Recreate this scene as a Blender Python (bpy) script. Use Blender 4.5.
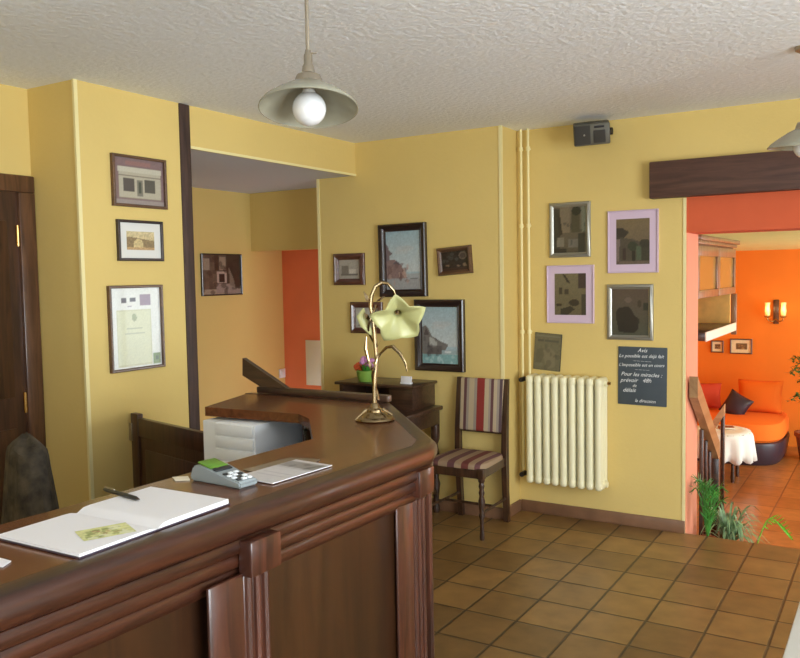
import bpy, bmesh, math, random
import numpy as np
from mathutils import Vector, Matrix
random.seed(7); rng = np.random.RandomState(7)
scn = bpy.context.scene
col = scn.collection
for o in list(bpy.data.objects): bpy.data.objects.remove(o)
PI = math.pi

# ------------------------------------------------------------------ camera
cam_d = bpy.data.cameras.new('camera'); cam = bpy.data.objects.new('camera', cam_d); col.objects.link(cam)
YAW, PITCH, ROLL = math.radians(31.4393), math.radians(-3.6458), math.radians(-1.0318)
fw = Vector((-math.sin(YAW)*math.cos(PITCH), math.cos(YAW)*math.cos(PITCH), math.sin(PITCH)))
rt = Vector((math.cos(YAW), math.sin(YAW), 0)); up = rt.cross(fw)
r2 = math.cos(ROLL)*rt + math.sin(ROLL)*up; u2 = -math.sin(ROLL)*rt + math.cos(ROLL)*up
cam.matrix_world = Matrix(((r2.x, u2.x, -fw.x, 0), (r2.y, u2.y, -fw.y, 0), (r2.z, u2.z, -fw.z, 1.6), (0, 0, 0, 1)))
cam_d.sensor_width = 36; cam_d.lens = 36*820.97/800; cam_d.clip_start = 0.05
scn.camera = cam

# ------------------------------------------------------------------ world, lights, exposure
w = bpy.data.worlds.new('world'); scn.world = w; w.use_nodes = True
w.node_tree.nodes['Background'].inputs[0].default_value = (.75, .85, 1, 1)
w.node_tree.nodes['Background'].inputs[1].default_value = 1.0
scn.view_settings.view_transform = 'Standard'; scn.view_settings.look = 'None'
scn.view_settings.gamma = 1; scn.view_settings.use_curve_mapping = False
scn.view_settings.exposure = 1.08
def area(name, loc, dirv, sx, sy, power, color=(1, 1, 1)):
    d = bpy.data.lights.new(name, 'AREA'); d.shape = 'RECTANGLE'; d.size = sx; d.size_y = sy; d.energy = power; d.color = color
    o = bpy.data.objects.new(name, d); col.objects.link(o); o.location = loc
    o.rotation_euler = Vector(dirv).to_track_quat('-Z', 'Y').to_euler(); return o
area('daylight_right_window', (2.98, 1.2, 1.35), (-1, 0, .06), 2.9, 1.9, 142, (.86, .95, 1))
area('daylight_back_window', (.3, -2.2, 1.4), (0, 1, .2), 2.2, 1.7, 42, (.86, .95, 1))
area('daylight_lounge_window', (2.38, 8.0, .8), (-1, 0, 0), 3.4, 1.5, 78, (.84, .98, 1))
area('daylight_corridor', (-3.36, 5.52, 1.2), (-.35, .94, 0), .12, 1.6, 1.5, (.95, 1, 1))

# ------------------------------------------------------------------ helpers
def lin(c):
    return tuple(((v/255)/12.92 if v/255 <= .04045 else ((v/255+.055)/1.055)**2.4) for v in c)
class MB:
    def __init__(s): s.bm = bmesh.new(); s.mi = 0
    def _n(s, geom):
        for f in geom: f.material_index = s.mi
    def box(s, c, size, bev=0, rot=None, seg=2):
        r = bmesh.ops.create_cube(s.bm, size=1); vs = r['verts']
        bmesh.ops.scale(s.bm, vec=size, verts=vs)
        if bev:
            es = list({e for v in vs for e in v.link_edges})
            b = bmesh.ops.bevel(s.bm, geom=es, offset=bev, segments=seg, affect='EDGES', profile=.5)
            vs = list({v for f in b['faces'] for v in f.verts} | {v for v in vs if v.is_valid})
        if rot is not None: bmesh.ops.rotate(s.bm, matrix=rot, cent=(0, 0, 0), verts=vs)
        bmesh.ops.translate(s.bm, vec=c, verts=vs)
        s._n({f for v in vs for f in v.link_faces}); return s
    def bb(s, x0, x1, y0, y1, z0, z1, bev=0):
        return s.box(((x0+x1)/2, (y0+y1)/2, (z0+z1)/2), (x1-x0, y1-y0, z1-z0), bev)
    def rings(s, R, close=False, cap=True):
        n = len(R[0]); V = [[s.bm.verts.new(p) for p in r] for r in R]
        fs = []
        for i in range(len(V) - (0 if close else 1)):
            a, b = V[i], V[(i+1) % len(V)]
            for k in range(n):
                fs.append(s.bm.faces.new((a[k], a[(k+1) % n], b[(k+1) % n], b[k])))
        if cap and not close:
            fs.append(s.bm.faces.new(list(reversed(V[0])))); fs.append(s.bm.faces.new(V[-1]))
        s._n(fs); return s
    def tube(s, pts, r, seg=10, flat=1.0):
        pts = [Vector(p) for p in pts]; n = len(pts)
        rr = r if isinstance(r, (list, tuple)) else [r]*n
        R = []; ref = None
        for i, p in enumerate(pts):
            t = (pts[min(i+1, n-1)] - pts[max(i-1, 0)]).normalized()
            if ref is None: ref = Vector((0, 0, 1)) if abs(t.z) < .9 else Vector((1, 0, 0))
            a = (ref - t*ref.dot(t)).normalized(); b = t.cross(a); ref = a
            R.append([p + rr[i]*(math.cos(q)*a*flat + math.sin(q)*b) for q in [2*PI*k/seg for k in range(seg)]])
        return s.rings(R)
    def lathe(s, prof, c=(0, 0, 0), seg=24, sx=1, sy=1):
        R = [[(c[0]+sx*max(r, 1e-4)*math.cos(2*PI*k/seg), c[1]+sy*max(r, 1e-4)*math.sin(2*PI*k/seg), c[2]+z) for k in range(seg)] for r, z in prof]
        return s.rings(R)
    def ell(s, c, r, seg=20, rows=12):
        R = []
        for i in range(rows+1):
            a = -PI/2 + PI*i/rows
            R.append([(c[0]+r[0]*max(math.cos(a), 1e-3)*math.cos(2*PI*k/seg), c[1]+r[1]*max(math.cos(a), 1e-3)*math.sin(2*PI*k/seg), c[2]+r[2]*math.sin(a)) for k in range(seg)])
        return s.rings(R)
    def prism(s, poly, z0, z1, m=None):
        a = [Vector((x, y, z0)) for x, y in poly]; b = [Vector((x, y, z1)) for x, y in poly]
        if m is not None: a = [m @ p for p in a]; b = [m @ p for p in b]
        return s.rings([a, b])
    def sweep(s, path, prof):
        # path: open 2D polyline, prof: closed list of (outward offset, z); outward is to the right of travel
        P = [Vector(p) for p in path]; R = []
        for i, p in enumerate(P):
            d0 = (P[i]-P[i-1]).normalized() if i else (P[1]-P[0]).normalized()
            d1 = (P[i+1]-P[i]).normalized() if i < len(P)-1 else d0
            n0 = Vector((d0.y, -d0.x)); n1 = Vector((d1.y, -d1.x)); m = (n0+n1); m = m/max(m.dot(n0), .2)
            R.append([(p.x+m.x*o, p.y+m.y*o, z) for o, z in prof])
        return s.rings(R)
    def loopframe(s, w, h, prof, z0=0):
        # closed picture frame in the XZ plane, prof: (inset, y)
        R = []
        for sx, sz in ((-1, -1), (1, -1), (1, 1), (-1, 1)):
            R.append([(sx*(w/2-i), y, z0+h/2+sz*(h/2-i)) for i, y in prof])
        return s.rings(R, close=True)
    def strip(s, pts, wid, side, lift=0.0):
        # two-sided leaf blade with a slight fold along the midrib
        L = []; n = len(pts)
        for i, p in enumerate(pts):
            p = Vector(p); sd = Vector(side); ww = wid[i]
            L.append((s.bm.verts.new(p - sd*ww + Vector((0, 0, lift*ww))), s.bm.verts.new(p), s.bm.verts.new(p + sd*ww + Vector((0, 0, lift*ww)))))
        fs = []
        for a, b in zip(L, L[1:]):
            fs.append(s.bm.faces.new((a[0], a[1], b[1], b[0]))); fs.append(s.bm.faces.new((a[1], a[2], b[2], b[1])))
        s._n(fs); return s
    def build(s, name, mats, parent=None, loc=(0, 0, 0), rotz=0, ang=35, fix=True):
        if fix: bmesh.ops.recalc_face_normals(s.bm, faces=s.bm.faces)
        me = bpy.data.meshes.new(name); s.bm.to_mesh(me); s.bm.free()
        for m in (mats if isinstance(mats, (list, tuple)) else [mats]): me.materials.append(m)
        if ang:
            for p in me.polygons: p.use_smooth = True
            me.set_sharp_from_angle(angle=math.radians(ang))
        o = bpy.data.objects.new(name, me); col.objects.link(o); o.location = loc; o.rotation_euler = (0, 0, rotz)
        if parent: o.parent = parent
        return o
def thing(name, label, cat, loc=(0, 0, 0), rot=(0, 0, 0), group=None):
    o = bpy.data.objects.new(name, None); col.objects.link(o); o.empty_display_size = .1
    o.location = loc; o.rotation_euler = rot if isinstance(rot, tuple) else (0, 0, rot)
    return tag(o, label, cat, group)
def tag(o, label, cat, group=None):
    o['label'] = label; o['category'] = cat
    if group: o['group'] = group
    return o
def struct(o): o['kind'] = 'structure'; return o
def sbox(name, mat, *e, bev=0): return struct(MB().bb(*e, bev=bev).build(name, mat, ang=0 if not bev else 35))

# ------------------------------------------------------------------ materials
def mat(name, rgb, rough=.6, metal=0, spec=.5, bump=0, bscale=60, vary=0, vscale=8, coat=0, trans=0, alpha=1, emit=0, ecol=None, sub=0):
    m = bpy.data.materials.new(name); m.use_nodes = True; nt = m.node_tree; b = nt.nodes['Principled BSDF']
    c = lin(rgb); b.inputs['Base Color'].default_value = (*c, 1); b.inputs['Roughness'].default_value = rough
    b.inputs['Metallic'].default_value = metal; b.inputs['Specular IOR Level'].default_value = spec
    b.inputs['Coat Weight'].default_value = coat; b.inputs['Coat Roughness'].default_value = .08
    b.inputs['Transmission Weight'].default_value = trans; b.inputs['Alpha'].default_value = alpha
    if emit: b.inputs['Emission Strength'].default_value = emit; b.inputs['Emission Color'].default_value = (*lin(ecol or rgb), 1)
    tc = nt.nodes.new('ShaderNodeTexCoord')
    if vary:
        n = nt.nodes.new('ShaderNodeTexNoise'); n.inputs['Scale'].default_value = vscale; n.inputs['Detail'].default_value = 5
        nt.links.new(tc.outputs['Object'], n.inputs['Vector'])
        r = nt.nodes.new('ShaderNodeValToRGB'); r.color_ramp.elements[0].position = .3; r.color_ramp.elements[1].position = .7
        r.color_ramp.elements[0].color = (*[v*(1-vary) for v in c], 1); r.color_ramp.elements[1].color = (*[min(1, v*(1+vary)) for v in c], 1)
        nt.links.new(n.outputs['Fac'], r.inputs['Fac']); nt.links.new(r.outputs['Color'], b.inputs['Base Color'])
    if bump:
        n = nt.nodes.new('ShaderNodeTexNoise'); n.inputs['Scale'].default_value = bscale; n.inputs['Detail'].default_value = 4
        nt.links.new(tc.outputs['Object'], n.inputs['Vector'])
        bp = nt.nodes.new('ShaderNodeBump'); bp.inputs['Strength'].default_value = bump; bp.inputs['Distance'].default_value = .01
        nt.links.new(n.outputs['Fac'], bp.inputs['Height']); nt.links.new(bp.outputs['Normal'], b.inputs['Normal'])
    return m
def wood(name, c1, c2, axis=1, rough=.3, coat=.3, scale=1.0):
    m = bpy.data.materials.new(name); m.use_nodes = True; nt = m.node_tree; b = nt.nodes['Principled BSDF']
    tc = nt.nodes.new('ShaderNodeTexCoord'); mp = nt.nodes.new('ShaderNodeMapping')
    sc = [14*scale]*3; sc[axis] = 1.2*scale; mp.inputs['Scale'].default_value = sc
    nt.links.new(tc.outputs['Object'], mp.inputs['Vector'])
    n = nt.nodes.new('ShaderNodeTexNoise'); n.inputs['Scale'].default_value = 2.5; n.inputs['Detail'].default_value = 8; n.inputs['Distortion'].default_value = 1.2
    nt.links.new(mp.outputs[0], n.inputs['Vector'])
    r = nt.nodes.new('ShaderNodeValToRGB'); r.color_ramp.elements[0].position = .32; r.color_ramp.elements[1].position = .68
    r.color_ramp.elements[0].color = (*lin(c1), 1); r.color_ramp.elements[1].color = (*lin(c2), 1)
    nt.links.new(n.outputs['Fac'], r.inputs['Fac']); nt.links.new(r.outputs['Color'], b.inputs['Base Color'])
    b.inputs['Roughness'].default_value = rough; b.inputs['Coat Weight'].default_value = coat; b.inputs['Coat Roughness'].default_value = .12
    bp = nt.nodes.new('ShaderNodeBump'); bp.inputs['Strength'].default_value = .06; bp.inputs['Distance'].default_value = .004
    nt.links.new(n.outputs['Fac'], bp.inputs['Height']); nt.links.new(bp.outputs['Normal'], b.inputs['Normal'])
    return m
def tiles(name, c1, c2, cm, x0, y0, p, q, rough=.35):
    m = bpy.data.materials.new(name); m.use_nodes = True; nt = m.node_tree; b = nt.nodes['Principled BSDF']
    tc = nt.nodes.new('ShaderNodeTexCoord'); mp = nt.nodes.new('ShaderNodeMapping'); mp.inputs['Location'].default_value = (-x0, -y0, 0)
    nt.links.new(tc.outputs['Object'], mp.inputs['Vector'])
    br = nt.nodes.new('ShaderNodeTexBrick'); br.offset = 0; br.squash = 1
    br.inputs['Scale'].default_value = 1; br.inputs['Brick Width'].default_value = p; br.inputs['Row Height'].default_value = q
    br.inputs['Mortar Size'].default_value = .008; br.inputs['Mortar Smooth'].default_value = .6; br.inputs['Bias'].default_value = 0
    br.inputs['Color1'].default_value = (*lin(c1), 1); br.inputs['Color2'].default_value = (*lin(c2), 1); br.inputs['Mortar'].default_value = (*lin(cm), 1)
    nz = nt.nodes.new('ShaderNodeTexNoise'); nz.inputs['Scale'].default_value = 14; nz.inputs['Detail'].default_value = 6
    wob = nt.nodes.new('ShaderNodeMix'); wob.data_type = 'VECTOR'; wob.inputs['Factor'].default_value = .006
    nt.links.new(tc.outputs['Object'], nz.inputs['Vector'])
    nt.links.new(mp.outputs[0], wob.inputs['A']); nt.links.new(nz.outputs['Color'], wob.inputs['B'])
    nt.links.new(wob.outputs['Result'], br.inputs['Vector'])
    n = nt.nodes.new('ShaderNodeTexNoise'); n.inputs['Scale'].default_value = 9; n.inputs['Detail'].default_value = 6
    nt.links.new(tc.outputs['Object'], n.inputs['Vector'])
    mr = nt.nodes.new('ShaderNodeMapRange'); mr.inputs['From Min'].default_value = .25; mr.inputs['From Max'].default_value = .75; mr.inputs['To Min'].default_value = .72; mr.inputs['To Max'].default_value = 1.2
    nt.links.new(n.outputs['Fac'], mr.inputs['Value'])
    vm = nt.nodes.new('ShaderNodeVectorMath'); vm.operation = 'SCALE'
    nt.links.new(br.outputs['Color'], vm.inputs[0]); nt.links.new(mr.outputs['Result'], vm.inputs['Scale'])
    nt.links.new(vm.outputs['Vector'], b.inputs['Base Color']); b.inputs['Roughness'].default_value = rough
    bp = nt.nodes.new('ShaderNodeBump'); bp.inputs['Strength'].default_value = .5; bp.inputs['Distance'].default_value = .004; bp.invert = True
    nt.links.new(br.outputs['Fac'], bp.inputs['Height']); nt.links.new(bp.outputs['Normal'], b.inputs['Normal'])
    return m
def ramp_mat(name, stops, axis, lo, hi, rough=.85):
    # stripes across one object axis; stops: (position, rgb)
    m = bpy.data.materials.new(name); m.use_nodes = True; nt = m.node_tree; b = nt.nodes['Principled BSDF']
    tc = nt.nodes.new('ShaderNodeTexCoord'); sp = nt.nodes.new('ShaderNodeSeparateXYZ'); nt.links.new(tc.outputs['Object'], sp.inputs[0])
    mr = nt.nodes.new('ShaderNodeMapRange'); mr.inputs['From Min'].default_value = lo; mr.inputs['From Max'].default_value = hi
    nt.links.new(sp.outputs[axis], mr.inputs['Value'])
    r = nt.nodes.new('ShaderNodeValToRGB'); cr = r.color_ramp; cr.interpolation = 'CONSTANT'
    while len(cr.elements) < len(stops): cr.elements.new(.5)
    for e, (p, c) in zip(cr.elements, stops): e.position = p
    for e, (p, c) in zip(cr.elements, stops): e.color = (*lin(c), 1)
    nt.links.new(mr.outputs['Result'], r.inputs['Fac']); nt.links.new(r.outputs['Color'], b.inputs['Base Color']); b.inputs['Roughness'].default_value = rough
    n = nt.nodes.new('ShaderNodeTexNoise'); n.inputs['Scale'].default_value = 400; bp = nt.nodes.new('ShaderNodeBump'); bp.inputs['Strength'].default_value = .2; bp.inputs['Distance'].default_value = .002
    nt.links.new(tc.outputs['Object'], n.inputs['Vector']); nt.links.new(n.outputs['Fac'], bp.inputs['Height']); nt.links.new(bp.outputs['Normal'], b.inputs['Normal'])
    return m
def attr_mat(name, rough=.35, coat=.25):
    m = bpy.data.materials.new(name); m.use_nodes = True; nt = m.node_tree; b = nt.nodes['Principled BSDF']
    a = nt.nodes.new('ShaderNodeVertexColor'); a.layer_name = 'print'
    nt.links.new(a.outputs['Color'], b.inputs['Base Color']); b.inputs['Roughness'].default_value = rough; b.inputs['Coat Weight'].default_value = coat
    return m
M = {}
YEL = (224, 196, 122)
M['wall'] = mat('yellow_paint', YEL, .75, bump=.12, bscale=45, vary=.03, vscale=1.5, spec=.25)
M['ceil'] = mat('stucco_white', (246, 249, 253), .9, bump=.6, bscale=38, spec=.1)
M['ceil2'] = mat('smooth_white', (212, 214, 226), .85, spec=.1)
M['trim'] = mat('cream_trim', (240, 225, 165), .5)
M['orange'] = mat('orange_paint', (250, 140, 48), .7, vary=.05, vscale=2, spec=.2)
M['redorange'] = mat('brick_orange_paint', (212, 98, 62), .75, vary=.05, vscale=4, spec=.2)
M['endorange'] = mat('corridor_orange_paint', (244, 136, 92), .75, vary=.04, vscale=4, spec=.2)
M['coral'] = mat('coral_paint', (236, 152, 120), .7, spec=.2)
M['lceil'] = mat('cream_ceiling', (238, 236, 160), .85, vary=.03, vscale=5, spec=.1)
M['floor'] = tiles('terracotta_tiles', (150, 114, 66), (118, 88, 50), (68, 52, 36), -1.4925, 3.715, .2577, .283)
M['lfloor'] = tiles('lounge_tiles', (184, 120, 66), (164, 102, 54), (126, 80, 50), -.9, 6.2, .36, .36, .3)
M['skirt'] = mat('brown_skirting_tile', (128, 92, 66), .45, vary=.15, vscale=9)
M['darkwood'] = wood('dark_brown_beam', (52, 36, 32), (78, 56, 48), 2, .6, 0)
M['beam'] = wood('dark_brown_lintel', (72, 48, 42), (98, 68, 56), 0, .55, .05)
M['cw_y'] = wood('counter_mahogany_y', (42, 21, 13), (70, 36, 22), 1, .32, .2)
M['cw_z'] = wood('counter_mahogany_z', (50, 26, 18), (84, 45, 31), 2, .3, .35)
M['cw_x'] = wood('counter_mahogany_x', (54, 29, 20), (86, 48, 32), 0, .3, .35)
M['ctop'] = wood('counter_top_wood', (86, 48, 28), (116, 68, 40), 1, .25, .3)
M['panel'] = wood('counter_panel_wood', (36, 20, 11), (62, 36, 18), 2, .3, .22, .5)
M['oldwood'] = wood('antique_brown_wood', (48, 32, 24), (78, 52, 38), 0, .35, .3)
M['chairwood'] = wood('chair_brown_wood', (52, 34, 24), (84, 56, 38), 2, .35, .3)
M['doorwood'] = wood('door_brown_wood', (70, 44, 30), (104, 70, 48), 2, .35, .3)
M['gatewood'] = wood('gate_dark_wood', (50, 30, 20), (78, 48, 32), 2, .35, .2)
M['dark'] = mat('near_black', (28, 24, 22), .6)
M['blackframe'] = wood('black_brown_frame', (34, 24, 24), (52, 36, 34), 0, .3, .4)
M['brownframe'] = wood('brown_frame', (84, 58, 40), (112, 80, 54), 0, .4, .3)
M['redframe'] = wood('mahogany_frame', (70, 42, 34), (110, 70, 56), 0, .3, .5)
M['silver'] = mat('silver_frame', (170, 168, 158), .35, metal=.7)
M['lilac'] = mat('lilac_mat', (214, 190, 208), .8)
M['whitemat'] = mat('white_mat', (226, 224, 218), .8)
M['print'] = attr_mat('printed_picture'); M['matteprint'] = attr_mat('printed_paper', .7, 0)
M['board'] = mat('slate_board', (70, 78, 84), .7, vary=.08, vscale=12)
M['chalk'] = mat('chalk_white', (235, 235, 232), .9)
M['rad'] = mat('cream_radiator_enamel', (246, 238, 198), .35)
M['pipe'] = mat('cream_pipe_paint', (246, 232, 172), .45)
M['brass'] = mat('brass', (190, 150, 90), .25, metal=1)
M['antbrass'] = mat('pale_antique_brass', (150, 130, 98), .25, metal=1)
M['nickel'] = mat('brushed_nickel', (178, 168, 150), .35, metal=.9)
M['lampglass'] = mat('smoky_glass_shade', (160, 157, 138), .25, spec=.6, vary=.05, vscale=20)
M['globe'] = mat('opal_bulb', (240, 240, 240), .08, spec=.6, coat=.5)
M['greenglass'] = mat('frosted_green_glass', (180, 178, 122), .35, spec=.5, vary=.08, vscale=14)
M['white'] = mat('white_paper', (236, 234, 236), .75)
M['pages'] = mat('page_edges', (238, 230, 208), .8)
M['whiteplastic'] = mat('white_plastic', (240, 243, 246), .45)
M['greyplastic'] = mat('grey_plastic', (140, 148, 150), .45)
M['dkplastic'] = mat('dark_plastic', (36, 38, 40), .35)
M['spk'] = mat('speaker_plastic', (92, 88, 74), .5)
M['spkgrille'] = mat('speaker_grille', (64, 60, 54), .8, bump=.4, bscale=500)
M['lcd'] = mat('green_screen', (96, 140, 44), .3)
M['leaf'] = mat('palm_leaf', (62, 132, 46), .5, vary=.25, vscale=14)
M['leaf2'] = mat('grey_green_leaf', (132, 166, 120), .5, vary=.45, vscale=20)
M['leaf3'] = mat('striped_leaf', (120, 200, 60), .45, vary=.3, vscale=30)
M['leaf4'] = mat('dark_leaf', (86, 120, 60), .5, vary=.3, vscale=20)
M['pot'] = mat('terracotta_pot', (150, 84, 52), .7)
M['sofaorange'] = mat('orange_cushion', (250, 122, 26), .85, bump=.1, bscale=300)
M['sofared'] = mat('red_cushion', (206, 70, 40), .85, bump=.1, bscale=300)
M['sofadark'] = mat('dark_leather', (58, 46, 58), .4)
M['cloth'] = mat('white_tablecloth', (240, 240, 234), .85, bump=.1, bscale=200)
M['shade'] = mat('candle_glass', (255, 225, 150), .3, emit=.1, ecol=(255, 205, 110))
M['coat'] = mat('mottled_coat', (64, 56, 44), .9, vary=.7, vscale=20, bump=.3, bscale=60)
M['cabwood'] = wood('cabinet_brown_wood', (120, 84, 58), (160, 118, 84), 2, .35, .3)
M['paleshelf'] = mat('white_shelf_edge', (238, 222, 200), .5)
M['pink'] = mat('pink_petals', (214, 150, 200), .7); M['greenpot'] = mat('green_pot', (130, 170, 70), .5); M['red'] = mat('orange_red_flower', (214, 90, 48), .6)
M['laminate'] = mat('grey_laminate', (205, 202, 192), .5)
g = bpy.data.materials.new('clear_pane'); g.use_nodes = True; nt = g.node_tree; nt.nodes.remove(nt.nodes['Principled BSDF'])
a = nt.nodes.new('ShaderNodeBsdfTransparent'); b = nt.nodes.new('ShaderNodeBsdfGlossy'); b.inputs['Roughness'].default_value = .03; mx = nt.nodes.new('ShaderNodeMixShader'); mx.inputs[0].default_value = .08
nt.links.new(a.outputs[0], mx.inputs[1]); nt.links.new(b.outputs[0], mx.inputs[2]); nt.links.new(mx.outputs[0], nt.nodes['Material Output'].inputs[0]); M['pane'] = g
M['clearglass'] = mat('clear_glass', (235, 240, 235), .03, trans=1, spec=.5)

# ------------------------------------------------------------------ the setting
ZC, YA, YB, XL, YO, ZF, ZL = 2.547, 5.112, 4.854, -3.314, 10.4, -.45, 1.832
W = M['wall']
sbox('floor', M['floor'], -4.9, 2.9, -2.1, 5.114, -.12, 0)
sbox('ceiling', M['ceil'], -3.9, 2.9, -2.1, 5.43, ZC, ZC+.1)
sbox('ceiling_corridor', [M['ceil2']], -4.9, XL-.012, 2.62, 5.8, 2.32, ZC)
sbox('wall_header', W, XL-.012, XL, 3.24, YB, 2.32, ZC)
sbox('wall_pillar', W, -3.72, XL, 2.542, 3.25, 0, ZC)
sbox('wall_left', W, -3.84, -3.665, -2.1, 2.7, 0, ZC)
sbox('wall_corridor', W, -4.9, -4.7, 2.4, 5.9, 0, 2.33)
sbox('wall_corridor_near', W, -4.7, -3.73, 2.5, 2.62, 0, ZC)
sbox('wall_corridor_header', W, -4.7, -3.66, 5.3, 5.42, 1.837, 2.32)
sbox('wall_corridor_end', M['endorange'], -4.7, -3.3, 5.7, 5.8, 0, 2.33)
sbox('wall_middle', W, -3.648, -2.19, YB, 5.43, 0, ZC)
sbox('wall_far', W, -2.19, -1.115, YA, 5.43, 0, ZC)
sbox('wall_far_lintel', W, -1.115, 2.9, YA, 5.43, 2.06, ZC)
sbox('wall_far_right', W, .6, 2.9, YA, 5.43, 0, 2.06)
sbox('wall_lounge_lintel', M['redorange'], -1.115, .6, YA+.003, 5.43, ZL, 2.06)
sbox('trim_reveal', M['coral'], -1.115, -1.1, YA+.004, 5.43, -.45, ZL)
# window walls behind and beside the camera
def holed(name, m, axis, a0, a1, t0, t1, h0, h1, w0, w1, z0, z1):
    mb = MB()
    def bx(p0, p1, q0, q1):
        if axis == 'y': mb.bb(t0, t1, p0, p1, q0, q1)
        else: mb.bb(p0, p1, t0, t1, q0, q1)
    bx(a0, w0, h0, h1); bx(w1, a1, h0, h1); bx(w0, w1, h0, z0); bx(w0, w1, z1, h1)
    return struct(mb.build(name, m, ang=0))
holed('wall_right', W, 'y', -2.1, 5.43, 2.8, 2.9, 0, ZC, -.3, 2.7, .4, 2.3)
holed('wall_back', W, 'x', -3.84, 2.9, -2.1, -2.0, 0, ZC, -.8, 1.4, .5, 2.2)
def window(name, axis, t, w0, w1, z0, z1, n):
    fr = MB()
    def bx(mb, p0, p1, q0, q1, d=.03):
        if axis == 'y': mb.bb(t-d, t+d, p0, p1, q0, q1, .004)
        else: mb.bb(p0, p1, t-d, t+d, q0, q1, .004)
    bx(fr, w0, w1, z0, z0+.06); bx(fr, w0, w1, z1-.06, z1); bx(fr, w0, w0+.06, z0+.06, z1-.06); bx(fr, w1-.06, w1, z0+.06, z1-.06)
    for k in range(1, n): x = w0+(w1-w0)*k/n; bx(fr, x-.03, x+.03, z0+.06, z1-.06)
    f = struct(fr.build(name, M['whiteplastic'])); p = MB()
    for k in range(n):
        a0 = w0+(w1-w0)*k/n+.03; a1 = w0+(w1-w0)*(k+1)/n-.03
        if axis == 'y': p.bb(t-.004, t+.004, a0, a1, z0+.06, z1-.06)
        else: p.bb(a0, a1, t-.004, t+.004, z0+.06, z1-.06)
    p.build('window_pane', M['pane'], f, ang=0)
window('window_1', 'y', 2.85, -.3, 2.7, .4, 2.3, 3); window('window_2', 'x', -2.05, -.8, 1.4, .5, 2.2, 2)
# lounge
sbox('floor_lounge', M['lfloor'], -2.9, 2.3, 5.43, YO+.1, ZF-.1, ZF)
sbox('ceiling_lounge', M['lceil'], -2.9, 2.3, 5.43, YO+.1, ZL, ZL+.1)
sbox('wall_lounge_back', M['orange'], -2.9, 2.3, YO, YO+.1, ZF, ZL)
sbox('wall_lounge_left', M['orange'], -2.9, -2.8, 5.43, YO, ZF, ZL)
sbox('wall_lounge_front', M['orange'], -2.8, -1.12, 5.431, 5.45, ZF, ZL)
holed('wall_lounge_right', M['orange'], 'y', 5.43, YO, 2.2, 2.3, ZF, ZL, 6.2, 9.8, -.05, 1.6)
window('window_3', 'y', 2.25, 6.2, 9.8, -.05, 1.6, 3)
st = MB().bb(-1.1, .6, 5.114, 5.38, ZF, -.15).bb(-1.1, .6, 5.38, 5.66, ZF, -.30); struct(st.build('floor_steps', M['lfloor'], ang=0))
# trims
T = M['trim']
sbox('trim_1', T, -3.322, -3.308, 2.536, 2.556, 0, ZC)
sbox('trim_2', T, XL-.01, XL+.006, 3.268, YB, 2.315, 2.33)
sbox('trim_3', T, -3.656, -3.634, YB-.006, YB+.01, 0, 2.32)
sbox('trim_4', T, -2.205, -2.184, YB-.006, YB+.012, .07, ZC)
sbox('trim_5', T, -1.122, -1.105, YA-.006, YA+.003, 0, 2.04)
for n, e in (('baseboard_far', (-2.178, -1.105, YA-.014, YA, 0, .078)), ('baseboard_middle', (-3.64, -2.178, YB-.014, YB, 0, .078)), ('baseboard_middle_side', (-2.19, -2.176, YB-.014, YA-.014, 0, .078)), ('baseboard_pillar', (XL, XL+.014, 2.6, 3.19, 0, .078))):
    sbox(n, M['skirt'], *e, bev=.004)
sbox('trim_post', M['darkwood'], XL-.02, XL+.008, 3.192, 3.268, 0, ZC, bev=.006)
sbox('trim_beam', M['beam'], -1.308, .9, YA-.07, YA+.002, 2.042, 2.26, bev=.006)
# door on the left wall
d = struct(MB().bb(-3.665, -3.635, 2.45, 2.538, 0, 2.04, .006).bb(-3.665, -3.635, 1.58, 1.66, 0, 2.04, .006).bb(-3.665, -3.635, 1.58, 2.538, 2.04, 2.122, .006).build('door_1', M['doorwood']))
MB().bb(-3.664, -3.653, 1.66, 2.45, .01, 2.04).build('door_leaf', M['gatewood'], d)
MB().bb(-3.656, -3.645, 1.75, 2.39, .2, .9, .004).bb(-3.656, -3.645, 1.75, 2.39, 1.05, 1.9, .004).build('door_panel', M['gatewood'], d)
for z in (1.83, 1.02): MB().tube([(-3.645, 2.441, z-.05), (-3.645, 2.441, z+.05)], .008).build('hinge', M['brass'], d)

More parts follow.
